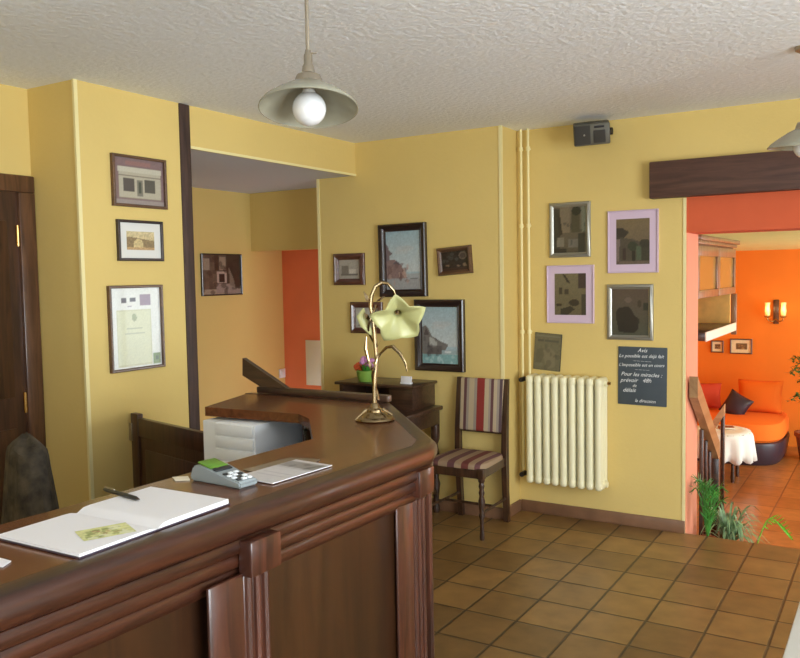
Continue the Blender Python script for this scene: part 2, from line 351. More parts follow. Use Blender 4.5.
# ------------------------------------------------------------------ the reception counter
def counter():
    t = thing('reception_counter', 'long mahogany panelled reception counter with angled corner in the foreground', 'counter', (-1.4, 1.2, 0))
    L = (1.4, -1.2, 0)
    outer = [(-1.165, -.9), (-1.165, 2.09), (-1.205, 2.19), (-1.73, 2.765), (-2.465, 2.765)]
    inner = [(-2.345, 2.345), (-1.90, 2.375), (-1.80, 2.31), (-1.56, 2.02), (-1.56, -.9)]
    inset = [(-1.20, -.9), (-1.20, 2.075), (-1.235, 2.165), (-1.745, 2.73), (-2.455, 2.73)]
    mb = MB(); mb.prism(inset+inner, 1.064, 1.0995); mb.build('counter_top', M['ctop'], t, L)
    # moulded nosing round the outer edge
    prof = [(-.03, 1.044), (.020, 1.044), (.027, 1.048), (.031, 1.056), (.033, 1.068), (.031, 1.082), (.026, 1.092), (.018, 1.0975), (.010, 1.0998), (-.03, 1.1005)]
    mb = MB(); mb.sweep(inset, prof); mb.build('nosing', M['cw_y'], t, L, ang=50)
    body = [(-1.205, -.9), (-1.205, 2.085), (-1.245, 2.165), (-1.765, 2.70), (-2.44, 2.70)]
    fr = [(-.02, .94), (.004, .94), (.006, .944)]
    for k in range(3):
        z0 = .944+.033*k; o0_ = .005+.007*k
        fr += [(o0_+.007*math.sin(PI*q/8)+.002, z0+.0165-.0155*math.cos(PI*q/8)) for q in range(9)]
    fr += [(.024, 1.044), (-.02, 1.044)]
    mb = MB(); mb.sweep(body, fr); mb.build('frieze_moulding', M['cw_y'], t, L, ang=30)
    mb = MB(); mb.sweep(body, [(-.03, .02), (0, .02), (0, 1.05), (-.03, 1.05)]); mb.build('carcass', M['panel'], t, L, ang=30)
    mb = MB(); mb.sweep(body, [(0, 0), (.03, 0), (.03, .10), (.022, .115), (0, .12)]); mb.build('plinth', M['cw_y'], t, L, ang=30)
    # pilasters with capital blocks; arched ends of the frieze beside them
    for y0, y1 in ((-.45, -.20), (.42, .62), (1.19, 1.38), (1.925, 2.085)):
        m_ = MB(); ym = y0+(y1-y0)*.56
        m_.bb(-1.207, -1.197, y0, ym, .12, .97, .006)
        m_.bb(-1.207, -1.2, ym, y1, .12, .97, .003)
        for k in range(3):
            yy = ym+(y1-ym)*(k+.5)/3; m_.tube([(-1.202, yy, .13), (-1.202, yy, .96)], (y1-ym)*.13, 8)
        m_.build('pilaster', M['cw_z'], t, L)
        MB().bb(-1.209, -1.171, ym-.004, y1+.012, .962, 1.040, .004).build('capital', M['cw_z'], t, L)
    # chamfered corner strip with reeding, panel beyond
    c0, c1 = Vector((-1.245, 2.165)), Vector((-1.765, 2.70)); dd = (c1-c0).normalized(); nn = Vector((dd.y, -dd.x))
    for s0, wd in ((.0, .11), (.64, .11)):
        mb = MB()
        for k in range(4):
            p = c0+dd*(s0+wd*(k+.5)/4)+nn*.012; mb.tube([(p.x, p.y, .12), (p.x, p.y, .95)], .015, 8)
        mb.build('reeded_strip', M['cw_z'], t, L)
    # desk shelf inside, support panel at the corner, back ledge and slanting flap
    mb = MB(); mb.prism([(-1.245, -.9), (-1.245, 2.06), (-1.76, 2.64), (-2.43, 2.66), (-2.43, 2.2), (-1.95, 2.1), (-1.95, -.9)], .72, .75); mb.build('inner_desk', M['oldwood'], t, L)
    MB().bb(-1.97, -1.94, -.9, -.87, 0, .72).build('desk_support', M['cw_z'], t, L); MB().bb(-1.98, -1.95, 2.08, 2.11, 0, .72).build('desk_support', M['cw_z'], t, L)
    MB().bb(-2.43, -2.40, 2.62, 2.70, 0, 1.064, .003).build('end_panel', M['cw_z'], t, L)
    MB().bb(-1.985, -1.955, 2.50, 2.64, .75, 1.064, .003).build('support', M['cw_z'], t, L)
    mb = MB().bb(-2.42, -1.74, 2.735, 2.775, 1.1, 1.128, .005); mb.build('back_ledge', M['oldwood'], t, L)
    q = [(-2.505, 1.25), (-2.508, 1.172), (-2.31, 1.085), (-2.17, 1.085)]
    mb = MB(); mb.prism([(x, z) for x, z in q], 2.745, 2.77, Matrix(((1, 0, 0, 0), (0, 0, 1, 0), (0, 1, 0, 0), (0, 0, 0, 1)))); f = mb.build('raised_flap', M['oldwood'], t, L); f['label'] = 'dark board slanting up from the back edge'; return t
t = counter()
for ch in t.children:                      # the long front runs very slightly out of square
    for v in ch.data.vertices:
        y = v.co.y+1.2
        if y < 2.05: v.co.x += .054*(y-2.05)

# gate closing the gap beside the counter
def gate():
    ang = math.atan2(-.2, .85)
    t = thing('panelled_gate', 'low dark wooden panelled gate between the left wall and the counter', 'gate', (-3.298, 2.80, 0), ang)
    MB().bb(0, .07, -.016, .016, .06, .94, .004).bb(.78, .84, -.016, .016, .06, .925, .004).bb(.07, .78, -.014, .014, .83, .92, .003).bb(.07, .78, -.014, .014, .06, .18, .003).build('frame', M['gatewood'], t)
    MB().bb(.065, .785, -.006, .006, .175, .835).build('panel', M['gatewood'], t)
    MB().bb(.12, .73, -.011, .011, .24, .77, .008).build('raised_panel', M['gatewood'], t)
    h = MB().bb(-.014, .014, -.022, -.014, .80, .89, .002).build('hinge', M['nickel'], t); h['label'] = 'pale metal hinge plate'
gate()

# white drawer tower under the counter's second run
def drawers():
    t = thing('drawer_tower', 'white plastic drawer tower on the desk behind the counter', 'drawer unit', (-2.20, 2.47, .75))
    MB().bb(-.135, .135, -.15, .17, 0, .302, .004).build('casing', M['whiteplastic'], t)
    for k in range(6):
        z0 = .008+k*.049; MB().bb(-.065, .128, -.157, -.145, z0, z0+.044, .003).build('drawer', M['whiteplastic'], t)
drawers()
def carafe():
    t = thing('glass_carafe', 'small clear glass carafe beside the white drawer tower', 'carafe', (-1.90, 2.44, .75))
    MB().lathe([(.001, 0), (.045, 0), (.05, .02), (.05, .1), (.04, .16), (.022, .21), (.020, .25), (.026, .28)], seg=20).build('body', M['clearglass'], t)
    MB().lathe([(.001, .281), (.018, .281), (.02, .30), (.012, .315), (.001, .318)], seg=16).build('stopper', M['clearglass'], t)
carafe()

# ------------------------------------------------------------------ printed pictures as coloured grids
class Cv:
    def __init__(s, nx, ny, c):
        s.nx, s.ny = nx, ny; s.a = np.zeros((ny, nx, 3)); s.a[:] = lin(c)
        s.u, s.v = np.meshgrid((np.arange(nx)+.5)/nx, (np.arange(ny)+.5)/ny)
    def mix(s, m, c, k=1.0): s.a[:] = s.a*(1-m[..., None]*k)+np.array(lin(c))*m[..., None]*k; return s
    def rect(s, u0, v0, u1, v1, c, k=1): return s.mix(((s.u >= u0)&(s.u <= u1)&(s.v >= v0)&(s.v <= v1)).astype(float), c, k)
    def ell(s, u, v, ru, rv, c, k=1): return s.mix((((s.u-u)/ru)**2+((s.v-v)/rv)**2 < 1).astype(float), c, k)
    def poly(s, P, c, k=1):
        ins = np.zeros_like(s.u, bool); n = len(P)
        for i in range(n):
            x0, y0 = P[i]; x1, y1 = P[i-1]
            if y0 == y1: continue
            cr = ((y0 > s.v) != (y1 > s.v)) & (s.u < (x1-x0)*(s.v-y0)/(y1-y0)+x0); ins ^= cr
        return s.mix(ins.astype(float), c, k)
    def grad(s, c0, c1, v0=0, v1=1):
        t = np.clip((s.v-v0)/(v1-v0), 0, 1)[..., None]; m = ((s.v >= v0)&(s.v <= v1))[..., None]
        s.a[:] = np.where(m, np.array(lin(c0))*(1-t)+np.array(lin(c1))*t, s.a); return s
    def noise(s, amt, cell=1):
        ny, nx = s.ny//cell+2, s.nx//cell+2; r = rng.rand(ny, nx); r = np.kron(r, np.ones((cell, cell)))[:s.ny, :s.nx]
        s.a *= (1+amt*(r-.5)*2)[..., None]; return s
    def blobs(s, n, c, k, reg=(0, 0, 1, 1), size=(.03, .12)):
        for _ in range(n):
            s.ell(reg[0]+rng.rand()*(reg[2]-reg[0]), reg[1]+rng.rand()*(reg[3]-reg[1]), size[0]+rng.rand()*(size[1]-size[0]), size[0]+rng.rand()*(size[1]-size[0]), c, k)
        return s
def print_mesh(cv, w, h, name, m, parent, at, flat=False):
    # vertical picture facing -Y, or lying flat facing up
    nx, ny = cv.nx, cv.ny; vs = []; cs = []
    for j in range(ny):
        for i in range(nx):
            x = (i/(nx-1)-.5)*w; z = (1-j/(ny-1))*h
            vs.append((x, z-h/2, 0) if flat else (x, 0, z)); cs.append((*cv.a[j, i], 1))
    fs = [((j+1)*nx+i, (j+1)*nx+i+1, j*nx+i+1, j*nx+i) for j in range(ny-1) for i in range(nx-1)]
    me = bpy.data.meshes.new(name); me.from_pydata(vs, [], fs); ca = me.color_attributes.new('print', 'FLOAT_COLOR', 'POINT')
    ca.data.foreach_set('color', np.clip(np.array(cs), 0, 1).astype(np.float32).ravel()); me.materials.append(m)
    o = bpy.data.objects.new(name, me); col.objects.link(o); o.parent = parent; o.location = at; return o
FR = {'flat': lambda f, d: [(0, 0), (0, -d), (.004, -d-.003), (f-.004, -d-.003), (f, -d), (f, 0)],
      'scoop': lambda f, d: [(0, 0), (0, -d), (f*.15, -d-.006), (f*.3, -d-.004), (f*.8, -d*.45), (f*.9, -d*.55), (f, -d*.5), (f, 0)],
      'ridge': lambda f, d: [(0, 0), (0, -d*.6), (f*.25, -d), (f*.5, -d*1.1), (f*.75, -d*.7), (f, -d*.5), (f, 0)]}
def picture(name, label, cat, wall, c, z0, w, h, f, d, kind, fm, cv, mat_w=0, mm=None, roll=0, group=None, pname='picture'):
    if wall == 'A': loc, rz = (c, YA, z0), 0
    elif wall == 'B': loc, rz = (c, YB, z0), 0
    elif wall == 'L': loc, rz = (XL, c, z0), PI/2
    elif wall == 'C': loc, rz = (-4.7, c, z0), PI/2
    else: loc, rz = (c, YO, z0), 0
    t = thing(name, label, cat, loc, (0, roll, rz), group)
    MB().loopframe(w, h, FR[kind](f, d)).build('frame', fm, t)
    MB().bb(-w/2+f*.5, w/2-f*.5, -.006, -.001, f*.5, h-f*.5).build('backing', M['dark'], t, ang=0)
    iw, ih = w-2*f, h-2*f; y = -.007
    if mat_w:
        MB().bb(-iw/2-.002, iw/2+.002, -.0085, -.006, f-.002, h-f+.002).build('mat_board', mm, t, ang=0)
        iw -= 2*mat_w; ih -= 2*mat_w; y = -.0095
    print_mesh(cv, iw, ih, pname, M['print'], t, (0, y, h/2-ih/2)); return t
# --- left wall
cv = Cv(60, 46, (128, 104, 104)).noise(.06, 2)
cv.rect(.1, .2, .93, .84, (178, 170, 150)).rect(.08, .2, .95, .31, (192, 186, 168)).rect(.1, .36, .93, .39, (120, 108, 96)).rect(.18, .44, .4, .72, (86, 78, 74)).rect(.6, .44, .82, .72, (86, 82, 74)).rect(.45, .46, .56, .8, (120, 116, 104)).rect(.48, .5, .53, .74, (70, 74, 62)).rect(.1, .84, .93, .88, (132, 118, 108)).rect(0, .9, 1, 1, (150, 138, 134)).rect(.24, .06, .74, .15, (160, 110, 100), .5).noise(.06)
picture('framed_print', 'brown framed print of a cream shopfront, topmost on the left wall', 'framed picture', 'L', 2.903, 1.973, .345, .256, .014, .02, 'flat', M['brownframe'], cv)
cv = Cv(48, 32, (196, 178, 130)).grad((206, 190, 146), (190, 164, 112)).poly([(0, .35), (.1, .3), (1, .5), (1, .85), (.6, .9), (0, .95)], (122, 98, 62), .8).ell(.42, .72, .17, .32, (205, 182, 128)).rect(0, .85, 1, 1, (186, 152, 104)).noise(.2, 2)
picture('framed_print', 'small dark framed sepia bridge view with wide white mat on the left wall', 'framed picture', 'L', 2.895, 1.703, .29, .205, .014, .018, 'flat', M['blackframe'], cv, .042, M['whitemat'])
cv = Cv(60, 80, (226, 226, 220)).rect(.12, .27, .8, .97, (198, 196, 160)).rect(.14, .285, .78, .955, (212, 212, 180)).rect(.22, .13, .32, .19, (96, 88, 96)).rect(.38, .12, .5, .18, (92, 86, 94)).rect(.58, .09, .8, .23, (150, 130, 148)).noise(.05)
cv.ell(.46, .37, .05, .05, (130, 140, 100), .7).rect(.3, .5, .62, .515, (176, 178, 150)).rect(.26, .56, .66, .57, (180, 182, 156)).rect(.82, .84, .97, .97, (112, 132, 72)).rect(.86, .87, .93, .93, (80, 92, 56)).rect(.33, .22, .42, .24, (160, 150, 160)).noise(.03)
picture('framed_certificate', 'tall brown framed certificate with stamps, lowest on the left wall', 'framed certificate', 'L', 2.85, 1.151, .342, .43, .014, .02, 'flat', M['brownframe'], cv, pname='certificate')
cv = Cv(56, 52, (92, 84, 72)).noise(.3, 5).rect(.02, .1, .2, .38, (150, 140, 124)).rect(.45, .05, .6, .38, (146, 136, 118)).rect(.62, 0, 1, .78, (52, 48, 38), .8).rect(.32, 0, .42, .4, (56, 52, 44), .8).rect(.38, .42, .62, .72, (172, 162, 152)).rect(.43, .48, .57, .69, (44, 40, 36)).rect(0, .86, 1, 1, (160, 150, 132)).poly([(.35, .95), (.35, .74), (.7, .74), (1, .9), (1, 1)], (150, 140, 132)).blobs(22, (56, 50, 42), .6).poly([(.68, .3), (.8, .6), (.85, .85), (.7, .8)], (140, 132, 116), .7).noise(.12)
picture('framed_photograph', 'black framed monochrome photograph on the corridor wall behind the dark post', 'framed photograph', 'C', 4.93, 1.475, .46, .335, .01, .018, 'flat', M['blackframe'], cv, pname='photograph')
# --- middle wall
def harbour(up):
    c = Cv(48, 66, (170, 190, 196)).grad((158, 182, 190), (196, 202, 200), 0, .7).ell(.55, .3, .26, .05, (206, 190, 180), .22).ell(.45, .36, .2, .04, (206, 190, 180), .18)
    if up:
        c.poly([(0, .2), (.06, .25), (.1, .33), (.2, .38), (.1, .42), (.12, .5), (0, .6)], (120, 106, 108)).poly([(0, .5), (.25, .48), (.42, .56), (.5, .66), (.6, .8), (0, .8)], (142, 118, 114)).poly([(.2, .56), (.3, .5), (.4, .57)], (96, 92, 98)).rect(0, .8, 1, 1, (160, 160, 160)).rect(.6, .72, 1, .82, (168, 172, 172)).rect(.68, .8, .9, .82, (110, 108, 108)).blobs(14, (112, 84, 80), .55, (.05, .55, .6, .85), (.02, .07)).blobs(8, (188, 160, 148), .6, (.1, .6, .7, .9), (.02, .06))
    else:
        c.poly([(0, .36), (.1, .33), (.18, .38), (.28, .52), (.5, .6), (.72, .66), (.6, .82), (0, .86)], (120, 116, 112)).poly([(.05, .5), (.12, .36), (.2, .5)], (84, 76, 76)).poly([(.2, .52), (.42, .6), (.4, .72), (.22, .7)], (176, 176, 170)).rect(0, .84, 1, 1, (132, 172, 172)).rect(.55, .76, 1, .84, (160, 176, 178)).rect(.15, .68, .55, .84, (92, 88, 88), .7).rect(.62, .78, .8, .81, (210, 214, 212)).blobs(10, (74, 70, 72), .5, (.02, .55, .5, .86), (.02, .06)).blobs(9, (180, 204, 202), .6, (0, .86, 1, 1), (.02, .06))
    return c.noise(.08, 2).noise(.07)
picture('framed_painting', 'tall dark framed painting of pink waterside houses, highest on the middle wall', 'framed painting', 'B', -2.924, 1.462, .375, .50, .05, .03, 'scoop', M['blackframe'], harbour(True), roll=math.radians(-.6), pname='painting')
picture('framed_painting', 'dark framed painting of grey harbour buildings above the striped chair', 'framed painting', 'B', -2.648, .960, .375, .482, .05, .03, 'scoop', M['blackframe'], harbour(False), pname='painting')
cv = Cv(30, 22, (176, 168, 154)).rect(.15, .3, .45, .75, (130, 122, 110)).rect(.5, .5, .8, .72, (206, 198, 184)).rect(.1, .75, .9, .82, (116, 108, 98)).noise(.12)
picture('framed_print', 'small deep mahogany framed print of a cottage, upper left on the middle wall', 'framed picture', 'B', -3.380, 1.547, .268, .225, .045, .028, 'ridge', M['redframe'], cv)
cv = Cv(30, 22, (184, 180, 168)).poly([(.1, .9), (.4, .4), (.7, .7), (.9, .6), (1, .9)], (138, 134, 124)).noise(.12)
picture('framed_print', 'small dark framed print on the middle wall behind the brass flower lamp', 'framed picture', 'B', -3.238, 1.203, .27, .222, .04, .028, 'ridge', M['redframe'], cv)
cv = Cv(36, 28, (44, 36, 32)).noise(.3, 3).blobs(9, (70, 72, 70), .6, (.05, .05, .6, .5), (.04, .1)).ell(.8, .26, .15, .2, (104, 92, 80)).ell(.8, .27, .1, .14, (74, 62, 54)).blobs(7, (140, 118, 96), .6, (.1, .6, .9, .8), (.03, .07)).rect(0, .85, 1, 1, (66, 44, 36))
picture('framed_relief', 'small dark relief picture in a tilted brown frame beside the tall painting', 'framed picture', 'B', -2.521, 1.607, .255, .185, .03, .03, 'ridge', M['brownframe'], cv, roll=math.radians(-4), pname='relief')
# --- far wall
def dim(seed):
    r = np.random.RandomState(seed); c = Cv(40, 50, (96, 84, 66)).noise(.2, 4)
    return c
cv = dim(1).grad((104, 92, 76), (80, 72, 56)).rect(.2, .0, .5, .55, (116, 102, 82)).rect(.0, .05, .2, 1, (58, 54, 44)).poly([(.12, .2), (.2, .15), (.28, .6), (.18, .62)], (48, 40, 30)).rect(.55, .1, .8, .55, (62, 58, 38), .8).ell(.7, .1, .14, .1, (40, 40, 28)).rect(.84, .0, 1, .55, (106, 108, 90)).rect(.1, .66, .33, .85, (118, 110, 94)).rect(.45, .7, .75, .88, (104, 98, 88)).rect(.76, .58, .95, 1, (44, 44, 36), .9).rect(.0, .9, .4, 1, (44, 38, 32)).blobs(14, (44, 42, 32), .5, size=(.02, .07)).noise(.12)
picture('framed_photograph', 'silver framed dim street photograph, upper left of the four on the far wall', 'framed photograph', 'A', -1.828, 1.705, .275, .352, .03, .022, 'ridge', M['silver'], cv, pname='photograph')
cv = dim(2).grad((116, 98, 70), (96, 84, 70)).poly([(0, .2), (.2, .2), (.4, .3), (.2, .45), (0, .45)], (56, 48, 40)).rect(.0, .45, .15, 1, (116, 100, 92)).poly([(.12, .4), (.5, .45), (.7, .5), (1, .5), (1, .95), (.4, 1), (.1, .95)], (72, 66, 56), .9).rect(.48, .55, .58, .92, (40, 36, 28)).ell(.5, .6, .15, .1, (52, 56, 42)).rect(.75, .55, 1, .92, (52, 50, 38), .8).rect(.6, .6, .74, .9, (76, 86, 66)).rect(.2, .65, .3, .9, (58, 44, 42)).ell(.85, .55, .15, .1, (52, 50, 40)).rect(0, .92, 1, 1, (100, 86, 74)).noise(.14)
picture('framed_photograph', 'dim plant photograph in wide lilac mount, beside the opening under the beam', 'framed photograph', 'A', -1.4225, 1.598, .312, .386, .008, .016, 'flat', M['lilac'], cv, .045, M['lilac'], pname='photograph')
cv = dim(3).grad((112, 102, 76), (100, 90, 66)).poly([(.25, 0), (.35, .05), (.52, .25), (.4, .22)], (50, 42, 34)).rect(.76, .0, 1, .35, (64, 52, 48)).ell(.62, .7, .16, .08, (54, 46, 36)).rect(.16, .35, .24, .5, (62, 52, 40)).rect(.32, .38, .44, .5, (64, 54, 42)).poly([(.2, .85), (.5, .78), (.65, .85), (.4, 1), (.2, 1)], (52, 46, 36)).rect(.85, .5, 1, 1, (66, 60, 46)).ell(.15, .75, .1, .03, (48, 40, 32)).noise(.14)
picture('framed_photograph', 'dim photograph in wide lilac mount, lower left above the small booklet', 'framed photograph', 'A', -1.8265, 1.280, .316, .374, .008, .016, 'flat', M['lilac'], cv, .045, M['lilac'], pname='photograph')
cv = dim(4).grad((88, 72, 60), (78, 78, 62)).poly([(.12, .5), (.2, .4), (.45, .38), (.55, .45), (.6, .55), (.75, .65), (.72, .85), (.6, .95), (.2, .92), (.14, .7)], (44, 38, 32), .95).ell(.45, .24, .1, .06, (104, 88, 76)).rect(.85, .3, 1, .45, (48, 48, 38)).ell(.75, .32, .05, .08, (64, 52, 40)).noise(.1)
picture('framed_photograph', 'silver framed very dark photograph directly above the chalk blackboard', 'framed photograph', 'A', -1.4405, 1.18, .288, .347, .03, .022, 'ridge', M['silver'], cv, pname='photograph')
# --- lounge
for x0, x1, z0, z1, lb in ((-1.95, -1.81, .62, .765, 'small cream framed print low on the orange wall, left under the hanging shelf'), (-1.735, -1.49, .612, .792, 'small cream framed print on the orange wall above the dark pillow')):
    cv = Cv(24, 18, (252, 236, 190)).rect(.25, .3, .78, .72, (120, 92, 60)).blobs(6, (190, 160, 100), .6, (.3, .35, .75, .7), (.03, .08)).noise(.08)
    picture('framed_print', lb, 'framed picture', 'O', (x0+x1)/2, z0, x1-x0, z1-z0, .013, .02, 'flat', M['brownframe'], cv)

# booklet pinned on the wall above the radiator
def booklet():
    t = thing('booklet', 'dark grey-green booklet leaning on the wall above the radiator', 'booklet', (-1.992, YA, .966), (0, math.radians(4), 0))
    MB().bb(-.093, .093, -.012, -.002, 0, .245, .002).build('cover', M['dark'], t)
    cv = Cv(40, 52, (108, 100, 72)).noise(.1, 3).rect(.08, .06, .95, .1, (120, 112, 88)).rect(.12, .17, .34, .23, (84, 78, 60)).rect(.38, .17, .9, .23, (88, 82, 62)).poly([(.3, .5), (.55, .36), (.8, .5), (.8, .9), (.5, .95)], (124, 112, 84), .7).poly([(.1, .45), (.3, .4), (.4, .6), (.2, .9), (.05, .9)], (92, 84, 58), .7).rect(.06, .8, .34, .9, (118, 110, 84), .6).blobs(8, (84, 78, 56), .5, (.1, .35, .9, .95), (.03, .1))
    print_mesh(cv, .182, .241, 'printed_front', M['matteprint'], t, (0, -.0126, .002))
booklet()
# blackboard with chalk writing
def text_mesh(lines, name, m, parent, y):
    bm = bmesh.new(); tmp = []
    for body, x, z, size, shear, align in lines:
        cu = bpy.data.curves.new('t', 'FONT'); cu.body = body; cu.size = size; cu.shear = shear; cu.align_x = align; cu.extrude = .0003; cu.resolution_u = 2
        ob = bpy.data.objects.new('t', cu); col.objects.link(ob); bpy.context.view_layer.update()
        me = bpy.data.meshes.new_from_object(ob.evaluated_get(bpy.context.evaluated_depsgraph_get()))
        me.transform(Matrix.Translation((x, y, z)) @ Matrix.Rotation(math.radians(random.uniform(-1.5, 2.5)), 4, 'Y') @ Matrix.Rotation(PI/2, 4, 'X')); bm.from_mesh(me); bpy.data.meshes.remove(me)
        bpy.data.objects.remove(ob); bpy.data.curves.remove(cu)
    me = bpy.data.meshes.new(name); bm.to_mesh(me); bm.free(); me.materials.append(m)
    o = bpy.data.objects.new(name, me); col.objects.link(o); o.parent = parent; return o
def blackboard():
    t = thing('blackboard', 'small slate blackboard with white handwritten French message on the far wall', 'blackboard', (-1.3665, YA, .773), (0, math.radians(.5), 0))
    MB().bb(-.151, .151, -.01, -.001, 0, .365, .004).build('slate', M['board'], t)
    L = [('Avis', 0, .333, .034, .35, 'CENTER'), ('Le possible est déjà fait', -.146, .297, .0295, .35, 'LEFT'), ('— — — — —', 0, .272, .018, .2, 'CENTER'), ("L'impossible est en cours", -.146, .241, .0275, .35, 'LEFT'), ('— — — —', 0, .218, .018, .2, 'CENTER'), ('Pour les miracles :', -.132, .182, .034, .35, 'LEFT'), ('prévoir   48h', -.135, .142, .036, .35, 'LEFT'), ('de', -.06, .114, .026, .35, 'LEFT'), ('délais', -.12, .080, .036, .35, 'LEFT'), ('la direction', .02, .020, .028, .35, 'CENTER')]
    text_mesh(L, 'chalk_writing', M['chalk'], t, -.0104)
blackboard()

# notice on the corridor end wall, switch
o = MB().bb(-4.455, -4.285, 5.692, 5.699, .665, 1.06, .001).build('paper_notice', M['pages']); tag(o, 'cream paper notice on the orange end wall of the corridor', 'notice')
t = thing('light_switch', 'small white light switch on the corridor wall beside the orange end wall', 'switch', (-4.7, 5.655, .72), PI/2)
MB().bb(-.04, .04, -.01, 0, 0, .08, .003).build('plate', M['whiteplastic'], t); MB().bb(-.018, .018, -.016, -.009, .015, .065, .003).build('rocker', M['whiteplastic'], t)

# ------------------------------------------------------------------ speaker
def speaker():
    t = thing('wall_speaker', 'small dark grey loudspeaker high on the far wall under the ceiling', 'speaker', (-1.632, YA, 2.385))
    R = Matrix.Rotation(math.radians(20), 3, 'Z') @ Matrix.Rotation(math.radians(16), 3, 'X') @ Matrix.Rotation(math.radians(-3), 3, 'Y')
    MB().box((0, -.16, .068), (.215, .13, .13), .010, R).build('cabinet', M['spk'], t)
    MB().box(R @ Vector((-.055, -.066, 0)) + Vector((0, -.16, .068)), (.092, .012, .112), .004, R).build('woofer_grille', M['spkgrille'], t)
    MB().box(R @ Vector((.045, -.066, -.015)) + Vector((0, -.16, .068)), (.07, .012, .075), .004, R).build('grille', M['spkgrille'], t)
    MB().box(R @ Vector((.045, -.066, .042)) + Vector((0, -.16, .068)), (.06, .010, .012), .003, R).build('badge_slot', M['dark'], t)
    MB().ell(R @ Vector((-.045, -.073, .0)) + Vector((0, -.16, .068)), (.006, .004, .006), 10, 6).build('tweeter', M['silver'], t)
    MB().tube([(.10, -.15, .07), (.125, -.15, .07)], .022, 14).build('knob', M['dark'], t)
    MB().tube([(0, -.1, .07), (0, 0, .07)], .014, 10).bb(-.03, .03, -.012, 0, .03, .11, .003).build('bracket', M['dark'], t)
speaker()

# ------------------------------------------------------------------ radiator and pipes
def radiator():
    x0, x1, n = -2.09, -1.572, 9; z0, z1 = .228, .95; p = (x1-x0)/n
    t = thing('cast_iron_radiator', 'cream cast iron column radiator on the far wall', 'radiator', ((x0+x1)/2, 5.03, z0))
    for k in range(n):
        mb = MB(); x = -(x1-x0)/2+p*(k+.5); h = z1-z0
        for y in (-.05, 0.0, .05):
            pts = [(x, y, .03), (x, y, h-.03)]; mb.tube(pts, .023, 12)
        # rounded head and foot castings
        for zc in (.035, h-.035):
            mb.box((x, 0, zc), (p*.86, .148, .062), .022, seg=4)
        mb.build('column', M['rad'], t)
    for zc in (.04, h-.04): MB().tube([(-(x1-x0)/2-.005, 0, zc), ((x1-x0)/2+.012, 0, zc)], .02, 12).build('manifold', M['rad'], t)
    for zc, lb in ((h-.04, 'top'), (.05, 'low')):
        v = MB().tube([(-(x1-x0)/2-.004, 0, zc), (-(x1-x0)/2-.05, 0, zc)], .012, 10).tube([(-(x1-x0)/2-.035, -.045, zc), (-(x1-x0)/2-.035, .02, zc)], .016, 10).build('valve', M['dark'], t)
    MB().tube([((x1-x0)/2+.008, 0, h-.04), ((x1-x0)/2+.03, 0, h-.04)], .01, 10).build('bleed_valve', M['brass'], t)
    for xx in (-.18, .18): MB().tube([(xx, .045, .3), (xx, .081, .3)], .008, 8).build('wall_bracket', M['rad'], t)
radiator()
for x, zb, lb in ((-2.148, .27, 'cream heating pipe in the corner, left of the pair above the radiator'), (-2.098, .93, 'cream heating pipe, right of the pair running down to the radiator')):
    t = thing('heating_pipe', lb, 'pipe', (x, 5.075, zb))
    MB().tube([(0, 0, 0), (0, 0, ZC-zb)], .0085, 12).build('tube', M['pipe'], t)
    for z in (2.42, 1.92, 1.22):
        if z > zb+.2: MB().tube([(0, 0, z-zb-.012), (0, 0, z-zb+.012)], .0145, 12).tube([(0, 0, z-zb), (0, YA-5.075, z-zb)], .005, 6).build('clip', M['pipe'], t)

